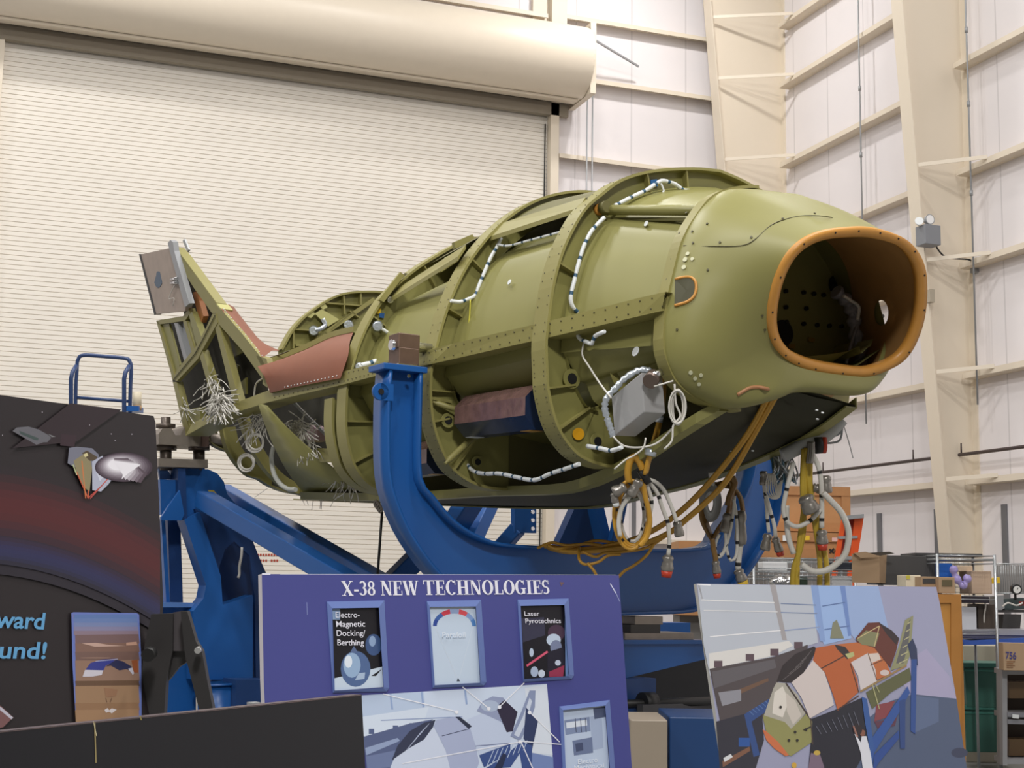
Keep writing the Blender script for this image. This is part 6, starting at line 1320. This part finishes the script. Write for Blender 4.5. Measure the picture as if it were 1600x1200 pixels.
A.poly([(418, 292), (430, 287), (800, 292), (815, 300), (828, 560), (830, 940), (445, 940), (425, 600)], (104, 122, 190)); A.poly([(430, 300), (800, 300), (812, 400), (815, 940), (450, 940), (440, 420)], (150, 108, 80))
for k, c in enumerate([(94, 122, 176), (104, 128, 178), (120, 134, 176), (134, 132, 164), (140, 122, 136)]): A.poly([(432, 300+k*24), (803+k*2, 300+k*24), (805+k*2, 326+k*24), (434, 326+k*24)], c)
for y0_, y1_, c in ((420, 470, (120, 96, 96)), (470, 520, (130, 100, 88)), (520, 570, (118, 92, 84)), (570, 690, (146, 116, 98)), (690, 720, (104, 78, 58)), (720, 820, (156, 124, 94)), (820, 860, (146, 112, 82)), (860, 930, (158, 124, 92))): A.poly([(440, y0_), (812, y0_-4), (818, y1_), (444, y1_)], c)
A.poly([(480, 470), (560, 466), (650, 480), (740, 484), (560, 490)], (196, 164, 150)); A.poly([(740, 465), (800, 460), (805, 480), (740, 482)], (190, 150, 130)); A.poly([(770, 570), (806, 565), (810, 640), (785, 640)], (150, 84, 50)); A.oval(560, 555, 90, 4, (150, 120, 105))
A.poly([(500, 625), (530, 585), (590, 565), (680, 560), (660, 580), (620, 600), (605, 630)], (52, 60, 140)); A.poly([(484, 665), (498, 625), (605, 628), (596, 655), (540, 664)], (206, 202, 212)); A.poly([(620, 605), (680, 565), (720, 575), (770, 605), (780, 635), (740, 620), (700, 628), (650, 600)], (40, 42, 78)); A.poly([(750, 618), (775, 612), (786, 645), (778, 655)], (190, 188, 200)); A.line(560, 575, 690, 562, 4, (170, 172, 200))
for a_, c_ in (((620, 790), (626, 815)), ((655, 790), (645, 815))): A.line(*a_, *c_, 4, (96, 66, 48))
A.poly([(612, 860), (630, 848), (640, 862), (655, 850), (684, 858), (655, 880), (640, 870), (622, 876)], (214, 206, 206)); A.poly([(610, 730), (690, 740), (680, 780), (620, 785)], (150, 112, 84)); A.done('parafoil_picture', lb_)
A = Art(PL_, nL, z375, 250); A.poly([(-20, 835), (5, 835), (80, 905), (60, 920), (20, 960), (-20, 970)], (120, 84, 84)); A.poly([(0, 838), (78, 905), (66, 915), (0, 860)], (190, 188, 200)); A.done('corner_picture', lb_)
LBL = pm(96, 160, 205)
text(lb_, 'ward', *(-7, 980), *(71, 983), 27, PL_, nL, LBL, off=.004, shear=.1, bold=.02, name='lettering')
text(lb_, 'und!', *(-4, 1028), *(73, 1029), 27, PL_, nL, LBL, off=.004, shear=.1, bold=.02, name='lettering')
# ---- low dark panel in front
nP = plane_n(53.7, 2); PP_ = at(565, 1085, 3.15)
lp2 = board('low_panel', [(-80, 1152), (0, 1143), (565, 1085), (574, 1260), (-80, 1260)], PP_, nP, pm(20, 20, 26), 'low near-black folding panel across the lower left foreground', th=.03, edge=pm(70, 56, 58), cat='panel')
A = Art(PP_, nP, ident); A.line(148, 1128, 150, 1192, 2.2, (150, 135, 90)); A.line(146, 1127, 151, 1150, 1.2, (200, 190, 150)); A.line(219, 1119, 221, 1125, 2, (150, 140, 70))
A.line(0, 1144.2, 564, 1086.2, .9, (120, 102, 100))
A.done('seam_wear', lp2)
# ---- black folding trestle behind the left boards
tr = empty('folding_trestle', at(285, 1150, 3.4)*[1, 1, 0], 0, 'black A shaped folding trestle leg standing between the dark poster and the blue board', 'trestle')
TB = mat('trestle_black', (.036, .034, .034), .55, var=.15); zt4 = zoomf(220, 900, 5.455)
def tq(name, pts, d, th, m=TB): return quadp(tr, name, [zt4(*p) for p in pts], d, th, m)
tq('trestle_leg', [(90, 325), (275, 318), (270, 640), (215, 900), (200, 1165), (150, 1500), (-40, 1500), (0, 900), (30, 600)], 3.42, .03)
tq('trestle_leg', [(340, 300), (395, 300), (470, 560), (520, 640), (560, 860), (612, 1120), (690, 1500), (560, 1500), (495, 1130), (400, 760), (385, 720), (370, 620)], 3.4, .03)
tq('hinge_plate', [(275, 310), (345, 300), (385, 430), (385, 640), (275, 640)], 3.43, .02, mat('trestle_grey', (.085, .075, .08), .5))
tq('spreader', [(275, 640), (385, 640), (388, 735), (320, 780), (260, 860), (215, 910), (250, 720)], 3.44, .02)
b = MB(); p = at(*zt4(85, 655), 3.385); b.cyl(p, p-CW*.03, .016, 12); b.build('knob', BLACK, tr)
b = MB(); p = at(*zt4(495, 625), 3.385); b.cyl(p, p-CW*.015, .008, 10); b.build('bolt', CHROME, tr)
